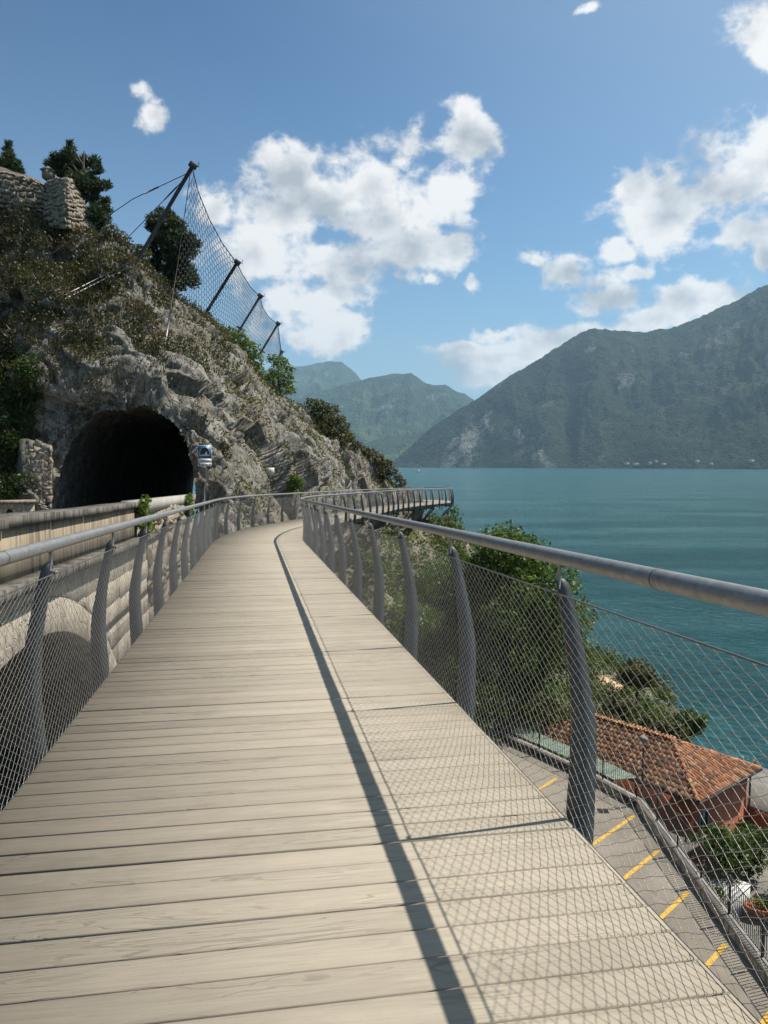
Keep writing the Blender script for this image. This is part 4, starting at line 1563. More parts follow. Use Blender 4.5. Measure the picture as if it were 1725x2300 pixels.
V = [(-.36, -.36, .22), (.36, -.36, .22), (.36, .36, .22), (-.36, .36, .22), (0, 0, .52)]
m.add(np.array(V) + np.array(pc), [np.array([(0, 1, 4), (1, 2, 4), (2, 3, 4), (3, 0, 4)]), np.array([(3, 2, 1, 0)])])
m.build('turret_cap', M['ruin_core'], ruin)

# masonry at the tunnel's left jamb and the low niche wall beside it
pier = empty('masonry_pier', tuple(at(80, 1150, 31.6)))
tag(pier, 'rough yellowish masonry pier at the left side of the tunnel mouth', 'pier')
pa = [at(44, 1160, 32.4), at(118, 1160, 32.7), at(116, 1000, 33.0), at(60, 985, 33.0)]
solid('pier_core', pa, Vector((-.5, .42, 0)), M['rock'], pier)
fo = Vector((0.02, -0.05, 0))
lay_stones([p_ + fo for p_ in pa], 13, 0.23, pier, 0.15, 120, 31)
niche = empty('niche_wall', tuple(at(30, 1170, 28.6)))
tag(niche, 'low stone wall with a small arched niche beside the road', 'wall')
n0_, n1_ = at(-60, 1190, 28.0), at(79, 1190, 28.9)
ax = (n1_ - n0_).normalized()
ax.z = 0
ax.normalize()
nb = Vector((-ax.y, ax.x, 0))
zt_ = at(79, 1129, 28.9).z
zb_ = n0_.z - 0.6
c_n = at(22, 1160, 28.5)
u_c = (c_n - n0_).dot(ax)
Lw = (n1_ - n0_).length
hw = 0.15
for (u0, u1, z0, z1) in ((0, u_c - hw, zb_, zt_), (u_c + hw, Lw, zb_, zt_), (u_c - hw, u_c + hw, at(22, 1147, 28.5).z + .05, zt_)):
    m = MB()
    c = n0_ + ax * ((u0 + u1) / 2) + nb * .2
    m.box((c.x, c.y, (z0 + z1) / 2), (u1 - u0, 0.4, z1 - z0), Matrix.Rotation(math.atan2(ax.y, ax.x), 3, 'Z'))
    m.build('wall_piece', M['stone'], niche)
m = MB()
c = n0_ + ax * u_c + nb * .3
m.box((c.x, c.y, (zb_ + zt_) / 2), (2 * hw + .1, 0.1, zt_ - zb_ - .1), Matrix.Rotation(math.atan2(ax.y, ax.x), 3, 'Z'))
m.build('niche_back', M['tunnel'], niche)
m = MB()
c = n0_ + ax * (Lw / 2) + nb * .2
m.box((c.x, c.y, zt_ + .05), (Lw + .1, 0.52, .1), Matrix.Rotation(math.atan2(ax.y, ax.x), 3, 'Z'))
m.build('coping', M['stone'], niche)
for sx in (-1, 1):                                         # haunches that round the niche's head
    m = MB()
    zz0 = at(22, 1147, 28.5).z + .05
    pts = [n0_ + ax * (u_c + sx * hw), n0_ + ax * (u_c + sx * hw * .45), n0_ + ax * (u_c + sx * hw)]
    hts = [zz0 - .16, zz0, zz0]
    V = [(p_.x, p_.y, h_) for p_, h_ in zip(pts, hts)] + [(p_.x + nb.x * .4, p_.y + nb.y * .4, h_) for p_, h_ in zip(pts, hts)]
    m.add(V, [np.array([(0, 1, 2), (5, 4, 3)]), np.array([(0, 3, 4, 1), (1, 4, 5, 2), (2, 5, 3, 0)])])
    m.build('haunch', M['stone'], niche)

# ------------------------------------------------------------------ tunnel sign and plaque
sg_p = at(460, 1050, 33.0)
sign = empty('tunnel_sign', (sg_p.x, sg_p.y, road_z(33.8)))
tag(sign, 'blue tunnel road sign on a pole with white name and length plates', 'sign')
S_ = 33.0 / F_PX
to_cam = Vector((-sg_p.x, -sg_p.y, 0)).normalized()
rx_ = Vector((-to_cam.y, to_cam.x, 0))
if rx_.x < 0:
    rx_ = -rx_


def on_sign(u, z, off):
    return Vector((sg_p.x, sg_p.y, 0)) + rx_ * u + to_cam * off + Vector((0, 0, z))


def sign_box(name, u0, u1, z0, z1, o0, o1, mat, parent=sign):
    m = MB()
    P = [on_sign(u, z, o) for z in (z0, z1) for (u, o) in ((u0, o1), (u1, o1), (u1, o0), (u0, o0))]
    m.hexa(np.array(P))
    return m.build(name, mat, parent)


def sign_poly(name, pts, off, mat, parent=sign):
    V = [on_sign(u, z, off) for u, z in pts]
    return obj(name, V, np.array([range(len(V))]), mat, parent)


def arch_pts(uc, zb, w, h, n=14):
    return [(uc - w, zb), (uc + w, zb)] + [(uc + w * math.cos(t), zb + h * .35 + h * .65 * math.sin(t)) for t in np.linspace(0, math.pi, n)]


zt0, zt1, zt2, zt3 = at(460, 1000, 33).z, at(460, 1030, 33).z, at(460, 1039, 33).z, at(460, 1048, 33).z
hw_ = 15.0 * S_
bp_ = sign_box('blue_panel', -hw_, hw_, zt1, zt0, -.012, .012, M['signwhite'])
g_ = .015
sign_box('blue_field', -hw_ + g_, hw_ - g_, zt1 + g_, zt0 - g_, .012, .016, M['blue'], bp_)
w_i, h_i = hw_ * .66, (zt0 - zt1) * .58
zb_i = zt1 + (zt0 - zt1) * .22
sign_poly('arch_outline', arch_pts(0, zb_i - .01, w_i + .022, h_i + .03), .019, M['signwhite'], bp_)
sign_poly('arch_dark', arch_pts(0, zb_i + .02, w_i, h_i), .022, M['black'], bp_)
sign_poly('road_mark', [(-w_i, zb_i + .02), (w_i * .96, zb_i + .02), (w_i * .55, zb_i + .06), (w_i * .52, zb_i + .15), (w_i * .36, zb_i + .18), (w_i * .2, zb_i + .15), (w_i * .12, zb_i + .07)], .025, M['signwhite'], bp_)
p1_ = sign_box('name_plate', -hw_, hw_, zt2 + .008, zt1 - .008, -.012, .012, M['signwhite'])
p2_ = sign_box('length_plate', -hw_, hw_, zt3 + .008, zt2 - .008, -.012, .012, M['signwhite'])


def lettering(txt, u, z, size, parent, name='lettering'):
    cu = bpy.data.curves.new('text', 'FONT')
    cu.body = txt
    cu.size = size
    cu.align_x = 'CENTER'
    cu.align_y = 'CENTER'
    to = bpy.data.objects.new('text', cu)
    COL.objects.link(to)
    dg = bpy.context.evaluated_depsgraph_get()
    me = bpy.data.meshes.new_from_object(to.evaluated_get(dg))
    bpy.data.objects.remove(to)
    V = np.zeros(len(me.vertices) * 3)
    me.vertices.foreach_get('co', V)
    V = V.reshape(-1, 3)
    W = np.array([on_sign(u + a, z + b_, .016) for a, b_, _ in V])
    me.vertices.foreach_set('co', W.ravel())
    me.materials.clear()
    me.materials.append(M['black'])
    return link(name, me, None, parent)


lettering('Sirena', 0, (zt1 + zt2) / 2, .135, p1_)
lettering('65 m', 0, (zt3 + zt2) / 2, .125, p2_)
for ux in (-hw_ * .78, hw_ * .78):
    zc = (zt3 + zt2) / 2
    sign_poly('arrow', [(ux - .011, zc - .06), (ux + .011, zc - .06), (ux + .011, zc + .01), (ux + .04, zc + .01), (ux, zc + .065), (ux - .04, zc + .01), (ux - .011, zc + .01)], .0165, M['black'], p2_)
m = MB()
m.tube([on_sign(.06, zt0 - .05, -.045), on_sign(.06, at(460, 1085, 33).z, -.045), on_sign(-.02, at(460, 1093, 33).z, -.06), on_sign(-.06, road_z(33.8) - .1, -.06)], 0.03, 8)
m.build('pole', M['rail'], sign)

pp, pn_ = on_cliff(607, 1059)
plaque = empty('plaque', tuple(pp))
tag(plaque, 'small white plaque fixed to the bare rock right of the tunnel', 'plaque')
tcam = (-pp).normalized()
tcam.z = 0
tcam.normalize()
rr_ = Vector((-tcam.y, tcam.x, 0))
if rr_.x < 0:
    rr_ = -rr_
dist = pp.y / F_PX
pw_, ph_ = 9.0 * dist, 8.5 * dist
cpl = pp + tcam * .42
m = MB()
m.hexa(np.array([cpl + rr_ * a_ * pw_ + Vector((0, 0, b_ * ph_)) + tcam * o_ for b_ in (-1, 1) for (a_, o_) in ((-1, .02), (1, .02), (1, -.02), (-1, -.02))]))
m.build('board', M['white'], plaque)
m = MB()
for zl, wl_ in ((.5, .7), (.2, .8), (-.1, .75), (-.4, .6)):
    m.hexa(np.array([cpl + rr_ * a_ * pw_ * wl_ + Vector((0, 0, (zl + b_ * .05) * ph_)) + tcam * o_ for b_ in (-1, 1) for (a_, o_) in ((-1, .025), (1, .025), (1, .021), (-1, .021))]))
m.build('faint_lines', M['mortar'], plaque)
m = MB()
for sx in (-1, 1):
    m.tube([cpl + rr_ * sx * pw_ * .6 - tcam * .02, cpl + rr_ * sx * pw_ * .6 - tcam * 1.2], .012, 5)
m.build('fixing_pins', M['iron'], plaque)

# ------------------------------------------------------------------ low wall, fence and lamp along the parking road
lw = empty('fence_wall', (10.5, 24, RZ))
tag(lw, 'low wall with a flat coping along the parking road', 'wall')


def poly_offset(P, d):
    P = np.asarray(P, float)
    T = np.gradient(P, axis=0)
    for i in range(len(P)):
        a = P[min(i + 1, len(P) - 1)] - P[max(i, 0)] if i < len(P) - 1 else P[i] - P[i - 1]
        b = P[i] - P[i - 1] if i > 0 else a
        t = a / np.linalg.norm(a) + b / np.linalg.norm(b)
        t /= np.linalg.norm(t)
        n = np.array((t[1], -t[0]))
        cosv = np.dot(t, a / np.linalg.norm(a))
        T[i] = P[i] + n * d / max(cosv, .5)
    return T


def strip_solid(P, d0, d1, z0, z1, name, mat, parent):
    A, B = poly_offset(P, d0), poly_offset(P, d1)
    n = len(P)
    V = np.concatenate([np.c_[A, np.full(n, z0)], np.c_[B, np.full(n, z0)], np.c_[B, np.full(n, z1)], np.c_[A, np.full(n, z1)]])
    i = np.arange(n - 1)
    F = np.concatenate([np.stack([i + a * n, i + 1 + a * n, i + 1 + b * n, i + b * n], 1) for a, b in ((0, 1), (1, 2), (2, 3), (3, 0))] + [np.array([(0, n, 2 * n, 3 * n)]), np.array([(4 * n - 1, 3 * n - 1, 2 * n - 1, n - 1)])])
    return obj(name, V, F, mat, parent)


strip_solid(WPOLY, 0.0, 0.32, -18.6, RZ + 0.26, 'wall_body', M['coping'], lw)  # shade of the road-side face put into the body's dark colour
strip_solid(WPOLY, -0.02, 0.34, RZ + 0.263, RZ + 0.32, 'coping', M['terr_slab'], lw)
fence = empty('iron_fence', (10.5, 24, RZ + .52))
tag(fence, 'dark iron bar fence standing on the low wall by the parking road', 'fence')
FP = poly_offset(WPOLY, 0.22)
fl = np.concatenate([[0], np.cumsum(np.linalg.norm(np.diff(FP, axis=0), axis=1))])
fz0, fz1 = RZ + .32, RZ + 1.50
fpt = lambda s_: np.stack([np.interp(s_, fl, FP[:, 0]), np.interp(s_, fl, FP[:, 1])], -1)
for z_, nm in ((fz0 + .09, 'bottom_rail'), (fz1 - .03, 'top_rail')):
    sc_ = np.sort(np.concatenate([fl, np.arange(0, fl[-1], 1.0)]))
    xy = fpt(sc_)
    m = MB()
    m.tube(np.c_[xy, np.full(len(xy), z_)], 0.020, 4)
    m.build(nm, M['iron'], fence)
sb_ = np.arange(8.0, fl[-1], 0.115)
xy = fpt(sb_)
Pb = np.stack([np.c_[xy, np.full(len(xy), fz0 + .08)], np.c_[xy, np.full(len(xy), fz1 - .03)]], 1)
V, Fq = tubes(Pb, 0.0145, 4)
bo = obj('bars', V, Fq, M['iron'], fence)
bo['kind'] = 'stuff'
for s_ in np.arange(8.3, fl[-1], 2.05):
    x, y = fpt(np.array([s_]))[0]
    m = MB()
    m.box((x, y, (fz0 + fz1) / 2 + .02), (.055, .055, fz1 - fz0 + .05))
    m.build('fence_post', M['iron'], fence)
lx, ly = 10.62, 30.7
lamp = empty('lamp_post', (lx, ly, RZ + .5))
tag(lamp, 'slim dark lamp post standing on the low wall in front of the tiled roof', 'lamp')
m = MB()
m.tube([(lx, ly, RZ + .5), (lx, ly, RZ + 1.2), (lx, ly, RZ + 2.75)], 0.035, 8)
m.build('pole', M['iron'], lamp)
m = MB()
m.add(np.array([(lx - .22, ly - .22, RZ + 2.78), (lx + .22, ly - .22, RZ + 2.78), (lx + .22, ly + .22, RZ + 2.78), (lx - .22, ly + .22, RZ + 2.78), (lx, ly, RZ + 2.96)]), [np.array([(0, 1, 4), (1, 2, 4), (2, 3, 4), (3, 0, 4)]), np.array([(3, 2, 1, 0)])])
m.box((lx, ly, RZ + 2.72), (.2, .2, .12))
m.build('lamp_head', M['terr_slab'], lamp)

# pale green sheet roof behind the fence
can = empty('sheet_canopy', (8.5, 36, -18.3))
tag(can, 'low canopy of pale green corrugated sheets behind the fence', 'canopy')
CA = poly_offset(WPOLY[1:], 0.46)
CB = poly_offset(WPOLY[1:], 1.9)
cl_ = np.concatenate([[0], np.cumsum(np.linalg.norm(np.diff(CA, axis=0), axis=1))])
for i_ in range(11):
    s0_, s1_ = 1.9 + i_ * 0.93, 1.9 + (i_ + 1) * 0.93 - .02
    nn_ = 25
    ss_ = np.linspace(s0_, s1_, nn_)
    A = np.stack([np.interp(ss_, cl_, CA[:, 0]), np.interp(ss_, cl_, CA[:, 1]), -13.60 + .018 * np.sin(np.arange(nn_) * math.pi / 2)], -1)
    B = np.stack([np.interp(ss_, cl_, CB[:, 0]), np.interp(ss_, cl_, CB[:, 1]), -13.78 + .018 * np.sin(np.arange(nn_) * math.pi / 2)], -1)
    V = np.concatenate([A, B, A - (0, 0, .008), B - (0, 0, .008)])
    j = np.arange(nn_ - 1)
    F = np.concatenate([np.stack([j, j + nn_, j + nn_ + 1, j + 1], 1), np.stack([j + 2 * nn_, j + 1 + 2 * nn_, j + 3 * nn_ + 1, j + 3 * nn_], 1)])
    obj('sheet', V, F, M['panel'], can)
for s_ in (2.0, 5.2, 8.4, 11.6):
    x, y = np.interp(s_, cl_, CB[:, 0]), np.interp(s_, cl_, CB[:, 1])
    m = MB()
    m.box((x, y, -16.3), (.09, .09, 4.8))
    m.build('leg', M['iron'], can)

# ------------------------------------------------------------------ house with the tiled hip roof
house = empty('house', (13.5, 38.0, -19))
tag(house, 'terracotta lakeside house with a hipped clay-tile roof below the walkway', 'house')
EZ = -15.0
C1, C2 = np.array((13.98, 33.2)), np.array((18.6, 37.0))
e_w = (C2 - C1)
Wd = np.linalg.norm(e_w)
e_w = e_w / Wd
e_l = np.array((-e_w[1], e_w[0]))
LEN = 10.6
RISE = 1.28
hw3 = Wd / 2


def hp(l, w, z):
    p = C1 + e_l * l + e_w * w
    return np.array((p[0], p[1], z))


inset = 0.42
m = MB()
zb_h = -20.5
P = [hp(inset, inset, zb_h), hp(inset, Wd - inset, zb_h), hp(LEN - inset, Wd - inset, zb_h), hp(LEN - inset, inset, zb_h)]
m.hexa(np.array(P + [np.array((p_[0], p_[1], EZ - .02)) for p_ in P]))
m.build('wall', M['terra'], house)
# roof deck
m = MB()
r0, r1 = hp(hw3, hw3, EZ + RISE), hp(LEN - hw3, hw3, EZ + RISE)
A_, B_, Cc, D_ = hp(0, 0, EZ), hp(0, Wd, EZ), hp(LEN, Wd, EZ), hp(LEN, 0, EZ)
V = np.array([A_, B_, Cc, D_, r0, r1])
m.add(V, [np.array([(0, 1, 4), (2, 3, 5)]), np.array([(1, 2, 5, 4), (3, 0, 4, 5)])])
m.add(V[:4] - (0, 0, .05), np.array([(3, 2, 1, 0)]))
m.add(np.concatenate([V[:4], V[:4] - (0, 0, .05)]), np.array([(0, 4, 5, 1), (1, 5, 6, 2), (2, 6, 7, 3), (3, 7, 4, 0)]))
roof = m.build('roof', M['iron'], house)
# barrel tile mesh: a tapering half tube, 0.40 long
tl, tw0, tw1 = 0.40, 0.088, 0.070
aa = np.linspace(0, math.pi, 6)
TV_ = np.concatenate([np.stack([np.cos(aa) * w_, np.full(6, y_), np.sin(aa) * w_ * .8], 1) for y_, w_ in ((0.0, tw0), (tl, tw1))])
TV_ = np.concatenate([TV_, np.stack([np.cos(aa) * (tw0 - .016), np.zeros(6), np.sin(aa) * (tw0 - .016) * .8], 1)])
TF_ = np.concatenate([np.array([(i_, i_ + 1, 7 + i_, 6 + i_) for i_ in range(5)])[:, ::-1], np.array([(i_, i_ + 1, 13 + i_, 12 + i_) for i_ in range(5)])])
tile_me = mesh_data('tile', TV_, TF_)
tile_me.materials.append(M['tile'])
rt = random.Random(9)
places = []


def slope_tiles(p_of, run, up, span, limits, c_step=0.212, r_step=0.315):
    """p_of(x, y): point at x along the eave, y up the slope"""
    ny = int(span / r_step)
    for j in range(ny + 1):
        y = j * r_step
        x0, x1 = limits(y)
        x = math.ceil(x0 / c_step) * c_step
        while x < x1:
            places.append((p_of(x, y), run, up))
            x += c_step


sl_len = math.hypot(hw3, RISE)
up_f = Vector((*(e_w * hw3), RISE)).normalized()
run_f = Vector((*e_l, 0))
slope_tiles(lambda x, y: Vector(hp(x, 0, EZ)) + up_f * (y - .06), run_f, up_f, sl_len - .1, lambda y: (y * hw3 / sl_len + .05, LEN - y * hw3 / sl_len - .05))
n_front = len(places)
up_r = Vector((*(e_l * hw3), RISE)).normalized()
run_r = Vector((*(-e_w), 0))
slope_tiles(lambda x, y: Vector(hp(0, x, EZ)) + up_r * (y - .06), run_r, up_r, sl_len - .1, lambda y: (y * hw3 / sl_len + .05, Wd - y * hw3 / sl_len - .05))
up_b = Vector((*(-e_w * hw3), RISE)).normalized()
slope_tiles(lambda x, y: Vector(hp(x, Wd, EZ)) + up_b * (y - .06), -run_f, up_b, sl_len - .1, lambda y: (y * hw3 / sl_len + .05, LEN - y * hw3 / sl_len - .05), 0.212, 0.315)
places.sort(key=lambda a: a[0].length)
tm = MB()
for i_, (p_, run, up) in enumerate(places):
    nz_ = run.cross(up)
    if nz_.z < 0:
        nz_ = -nz_
        run = -run
    Rm = Matrix(((run.x, up.x, nz_.x), (run.y, up.y, nz_.y), (run.z, up.z, nz_.z)))
    Rm = Rm @ Matrix.Rotation(rt.uniform(-.05, .05), 3, 'Z') @ Matrix.Rotation(-0.055 + rt.uniform(-.02, .02), 3, 'X')
    pp_ = p_ + nz_ * (.035 + rt.uniform(0, .012)) + up * rt.uniform(-.03, .03)
    if i_ < 300:
        o = bpy.data.objects.new('tile', tile_me)
        COL.objects.link(o)
        o.parent = roof
        o.matrix_basis = Matrix.Translation(pp_) @ Rm.to_4x4()
    else:
        tm.add(TV_ @ np.array(Rm).T + np.array(pp_), TF_)
ot = tm.build('far_tiles', M['tile'], roof)
ot['kind'] = 'stuff'
# ridge and hip tiles
def ridge(a_, b_, nm):
    a_, b_ = Vector(a_), Vector(b_)
    L = (b_ - a_).length
    n = int(L / .34)
    d_ = (b_ - a_).normalized()
    side = d_.cross(Vector((0, 0, 1))).normalized()
    upv = side.cross(d_)
    m = MB()
    for i in range(n):
        p_ = a_ + d_ * (i * L / n)
        Rm = np.array([side, d_, upv]).T
        m.add((TV_ * np.array([1.35, 1.0, 1.35])) @ Rm.T + np.array(p_ + upv * (.03 + (i % 2) * .006)), TF_)
    m.build(nm, M['tile'], roof)


ridge(r1, r0, 'ridge_tiles')
ridge(A_, r0, 'hip_tiles')
ridge(B_, r0, 'hip_tiles')
ridge(D_, r1, 'hip_tiles')
# gutter, downpipe, windows, door
m = MB()
m.tube([hp(-.05, -.06, EZ - .04), hp(LEN, -.06, EZ - .04)], .06, 6)
m.tube([hp(-.06, -.05, EZ - .04), hp(-.06, Wd, EZ - .04)], .06, 6)
m.build('gutter', M['iron'], house)
m = MB()
m.tube([hp(.30, Wd - .36, EZ - .1), hp(.34, Wd - .36, -18.2)], .05, 6)
m.build('downpipe', M['iron'], house)


def house_window(u, z0, z1, w, side):
    if side == 'end':
        f = lambda a, z, o: hp(inset - o, a, z)
    else:
        f = lambda a, z, o: hp(a, inset - o, z)
    m = MB()
    for (a0, a1, b0, b1) in ((u - w, u - w + .07, z0, z1), (u + w - .07, u + w, z0, z1), (u - w + .07, u + w - .07, z0, z0 + .07), (u - w + .07, u + w - .07, z1 - .07, z1)):
        m.hexa(np.array([f(a0, b0, .05), f(a1, b0, .05), f(a1, b0, -.02), f(a0, b0, -.02), f(a0, b1, .05), f(a1, b1, .05), f(a1, b1, -.02), f(a0, b1, -.02)]))
    wd_ = m.build('window', M['terr_slab'], house)
    m = MB()
    a0, a1, b0, b1 = u - w + .06, u + w - .06, z0 + .06, z1 - .06
    m.hexa(np.array([f(a0, b0, .012), f(a1, b0, .012), f(a1, b0, -.01), f(a0, b0, -.01), f(a0, b1, .012), f(a1, b1, .012), f(a1, b1, -.01), f(a0, b1, -.01)]))
    m.build('pane', M['glass'], wd_)


house_window(1.3, -17.2, -15.9, .42, 'end')
house_window(3.0, -17.9, -15.9, .5, 'side')
house_window(6.0, -17.2, -15.9, .45, 'side')
# terrace at the lake side of the house
ter = empty('terrace', tuple(hp(-1.5, Wd + 1.5, -18.3)))
tag(ter, 'raised terrace with pale paving and iron railing right of the house', 'terrace')
m = MB()
P = [hp(-3.2, Wd - .2, -18.4), hp(-3.2, Wd + 5.0, -18.4), hp(2.4, Wd + 5.0, -18.4), hp(2.4, Wd - .2, -18.4)]
m.hexa(np.array(P + [np.array((*p_[:2], -17.05)) for p_ in P]))
m.build('base', M['terra'], ter)
m = MB()
P = [hp(-3.3, Wd - .28, -17.045), hp(-3.3, Wd + 5.1, -17.045), hp(2.5, Wd + 5.1, -17.045), hp(2.5, Wd - .28, -17.045)]
m.hexa(np.array(P + [np.array((*p_[:2], -16.93)) for p_ in P]))
m.build('paving_slab', M['terr_slab'], ter)
m = MB()
l_ = np.arange(0, 5.4, .12)
bars_ = np.stack([np.stack([hp(-3.2, Wd - .2 + t, -16.93) for t in l_]), np.stack([hp(-3.2, Wd - .2 + t, -16.0) for t in l_])], 1)
V, Fq = tubes(bars_, .009, 4)
m.add(V, Fq)
l2 = np.arange(0, 5.6, .12)
bars_ = np.stack([np.stack([hp(-3.2 + t, Wd + 5.0, -16.93) for t in l2]), np.stack([hp(-3.2 + t, Wd + 5.0, -16.0) for t in l2])], 1)
V, Fq = tubes(bars_, .009, 4)
m.add(V, Fq)
ob_ = m.build('bars', M['iron'], ter)
ob_['kind'] = 'stuff'
m = MB()
m.tube([hp(-3.2, Wd - .2, -16.0), hp(-3.2, Wd + 5.0, -16.0), hp(2.3, Wd + 5.0, -16.0)], .024, 5)
m.build('top_rail', M['iron'], ter)
# white bench-like box with a slatted top in the yard
bx = empty('garden_box', (14.0, 30.6, -18.3))
tag(bx, 'white garden storage box with slatted lid in the yard beside the fence', 'box')
Rb = Matrix.Rotation(0.75, 3, 'Z')
m = MB()
m.box((14.0, 30.4, -17.82), (1.9, 1.25, .92), Rb)
m.build('body', M['white'], bx)
for i_ in range(7):
    m = MB()
    c = Vector((14.0, 30.4, -17.33)) + Rb @ Vector((0, -.57 + i_ * .19, 0))
    m.box(c, (2.0, .165, .035), Rb)
    m.build('slat', M['white'], bx)
# dark hut roof slab between house and fence
hut = empty('shed', (12.3, 32.6, -18.3))
tag(hut, 'small flat-roofed shed with a pale slab roof between fence and house', 'shed')
Rb = Matrix.Rotation(math.atan2(e_w[1], e_w[0]), 3, 'Z')
m = MB()
m.box((12.1, 32.2, -17.35), (1.7, 1.9, 1.9), Rb)
m.build('wall', M['terra'], hut)
m = MB()
m.box((12.1, 32.2, -16.34), (2.0, 2.2, .10), Rb)
m.build('roof_slab', M['terr_slab'], hut)
m = MB()
dcn = Vector((12.1, 32.2, -17.5)) + Rb @ Vector((.1, -.955, 0))
m.box(dcn, (.75, .03, 1.55), Rb)
m.build('door', M['iron'], hut)

# ------------------------------------------------------------------ vegetation
def clump_leaves(clumps, per_m2, size, needle=False, ragged=0.35):
    Cs, Sz = [], []
    for (c, r) in clumps:
        n = max(40, int(per_m2 * 4 * math.pi * r * r))
        d = rand_dirs(n)
        d[:, 2] *= 0.85
        rr_ = r * (0.35 + 0.65 * RNG.uniform(0, 1, n) ** 0.45)
        bump_ = 1 + ragged * fbm(d * 2.6 + c.x * 3.1 + c.y, 3, 300)
        Cs.append(np.array(c) + d * (rr_ * bump_)[:, None])
        Sz.append(size * RNG.uniform(.6, 1.35, n))
    C = np.concatenate(Cs)
    S = np.concatenate(Sz)
    if needle:
        # tufts: three thin blades each
        n = len(C)
        D = rand_dirs(n * 3)
        D[:, 2] = np.abs(D[:, 2]) * 0.9 + 0.15
        C3, S3 = np.repeat(C, 3, 0), np.repeat(S, 3)
        T = np.cross(D, rand_dirs(n * 3))
        T /= np.linalg.norm(T, axis=1, keepdims=True)
        V = np.stack([C3 - T * (S3 * .16)[:, None], C3 + T * (S3 * .16)[:, None], C3 + D * S3[:, None]], 1).reshape(-1, 3)
        return V, np.arange(n * 9).reshape(-1, 3)
    return leaf_quads(C, S)


def tree(name, label, cat, base, clumps, mat, size, per_m2, trunk_r=0.16, needle=False, group=None, crown='crown', ragged=0.35):
    base = Vector(base)
    e = empty(name, tuple(base))
    tag(e, label, cat, group)
    V, F = clump_leaves(clumps, per_m2, size, needle, ragged)
    obj(crown, V, F, mat, e)
    cc_ = sum((Vector(c) for c, r in clumps), Vector()) / len(clumps)
    m = MB()
    topz = max(Vector(c).z for c, r in clumps)
    tp = Vector((cc_.x, cc_.y, topz - 0.2))
    mid_ = base.lerp(tp, .5) + Vector((random.uniform(-.12, .12), random.uniform(-.12, .12), 0)) * (tp - base).length * .2
    pts = [base - Vector((0, 0, .4)), base.lerp(mid_, .5), mid_, mid_.lerp(tp, .6), tp]
    V, Fq = tubes(np.array([pts]), np.array([[trunk_r * 1.25, trunk_r, trunk_r * .75, trunk_r * .45, trunk_r * .12]]), 7)
    m.add(V, Fq)
    for (c, r) in clumps:
        c = Vector(c)
        t_ = min(max((c.z - base.z) / max(tp.z - base.z, .1) - .18, .12), .85)
        st = base.lerp(mid_, t_ * 2) if t_ < .5 else mid_.lerp(tp, (t_ - .5) * 2)
        V, Fq = tubes(np.array([[st, st.lerp(c, .55) + Vector((0, 0, -.06 * r)), c]]), np.array([[trunk_r * .36, trunk_r * .24, trunk_r * .08]]), 5)
        m.add(V, Fq)
    m.build('trunk', M['bark'], e)
    return e


def px_clumps(lst, Y, jit=0.8):
    """(px, py, radius px) of the photograph at distance Y -> clumps with some depth of their own"""
    out = []
    for (px, py, r) in lst:
        rm = r * Y / F_PX
        out.append((at(px, py, Y + random.uniform(-jit, jit)), rm))
    return out


PG = 'pines on the clifftop'
tree('pine_tree', 'pointed dark pine behind the ruined wall at the left edge', 'tree', at(12, 420, 47), px_clumps([(20, 325, 8), (18, 342, 13), (22, 360, 18), (6, 372, 22), (34, 376, 16), (42, 386, 12), (-15, 380, 25)], 47), M['pine'], .20, 95, .16, True, PG)
tree('pine_tree', 'broad dark pine rising behind the stone buttress', 'tree', at(180, 560, 45), px_clumps([(157, 322, 7), (158, 338, 12), (152, 352, 17), (128, 356, 15), (118, 372, 17), (165, 364, 16), (188, 366, 15), (140, 378, 24), (172, 388, 25), (212, 366, 15), (220, 382, 13),
     (200, 404, 22), (178, 412, 26), (240, 416, 12), (224, 420, 15), (205, 436, 20), (222, 462, 20), (238, 452, 9), (212, 482, 22), (240, 474, 14), (232, 494, 16), (222, 512, 17), (150, 400, 20)], 45, 1.0), M['pine'], .20, 95, .22, True, PG)
tree('pine_tree', 'rounded dark pine behind the rockfall net', 'tree', at(388, 660, 49), px_clumps([(360, 478, 13), (350, 498, 20), (380, 486, 15), (395, 510, 24), (362, 525, 26), (340, 512, 12), (418, 536, 20), (440, 548, 12), (390, 548, 32), (355, 560, 26), (424, 566, 19), (400, 588, 28),
     (368, 592, 28), (345, 598, 20), (418, 612, 22), (385, 622, 26), (430, 632, 18), (402, 640, 18)], 49, 1.2), M['pine'], .21, 95, .22, True, PG)
tree('shrub', 'dark round shrub on the crest right of the stone buttress', 'shrub', at(262, 565, 43), px_clumps([(252, 520, 18), (270, 532, 18), (240, 530, 15), (262, 545, 20), (283, 552, 12), (246, 552, 14)], 43, .5), M['leaf_olive'], .17, 110, .06)
tree('shrub', 'small bushy shrub at the foot of the first barrier post', 'shrub', at(318, 590, 43.5), px_clumps([(305, 555, 9), (320, 560, 11), (330, 568, 11), (312, 572, 11), (325, 582, 12), (300, 574, 9)], 43.5, .4), M['leaf_olive'], .15, 120, .05)
tree('shrub', 'bright green shrub under the rockfall net', 'shrub', at(545, 850, 51), px_clumps([(520, 748, 16), (540, 762, 22), (515, 775, 18), (560, 785, 24), (535, 800, 28), (575, 808, 18), (552, 826, 26), (528, 830, 16), (580, 832, 16), (505, 760, 12)], 51, .9), M['leaf_bright'], .19, 75, .09, group='shrubs on the spur')
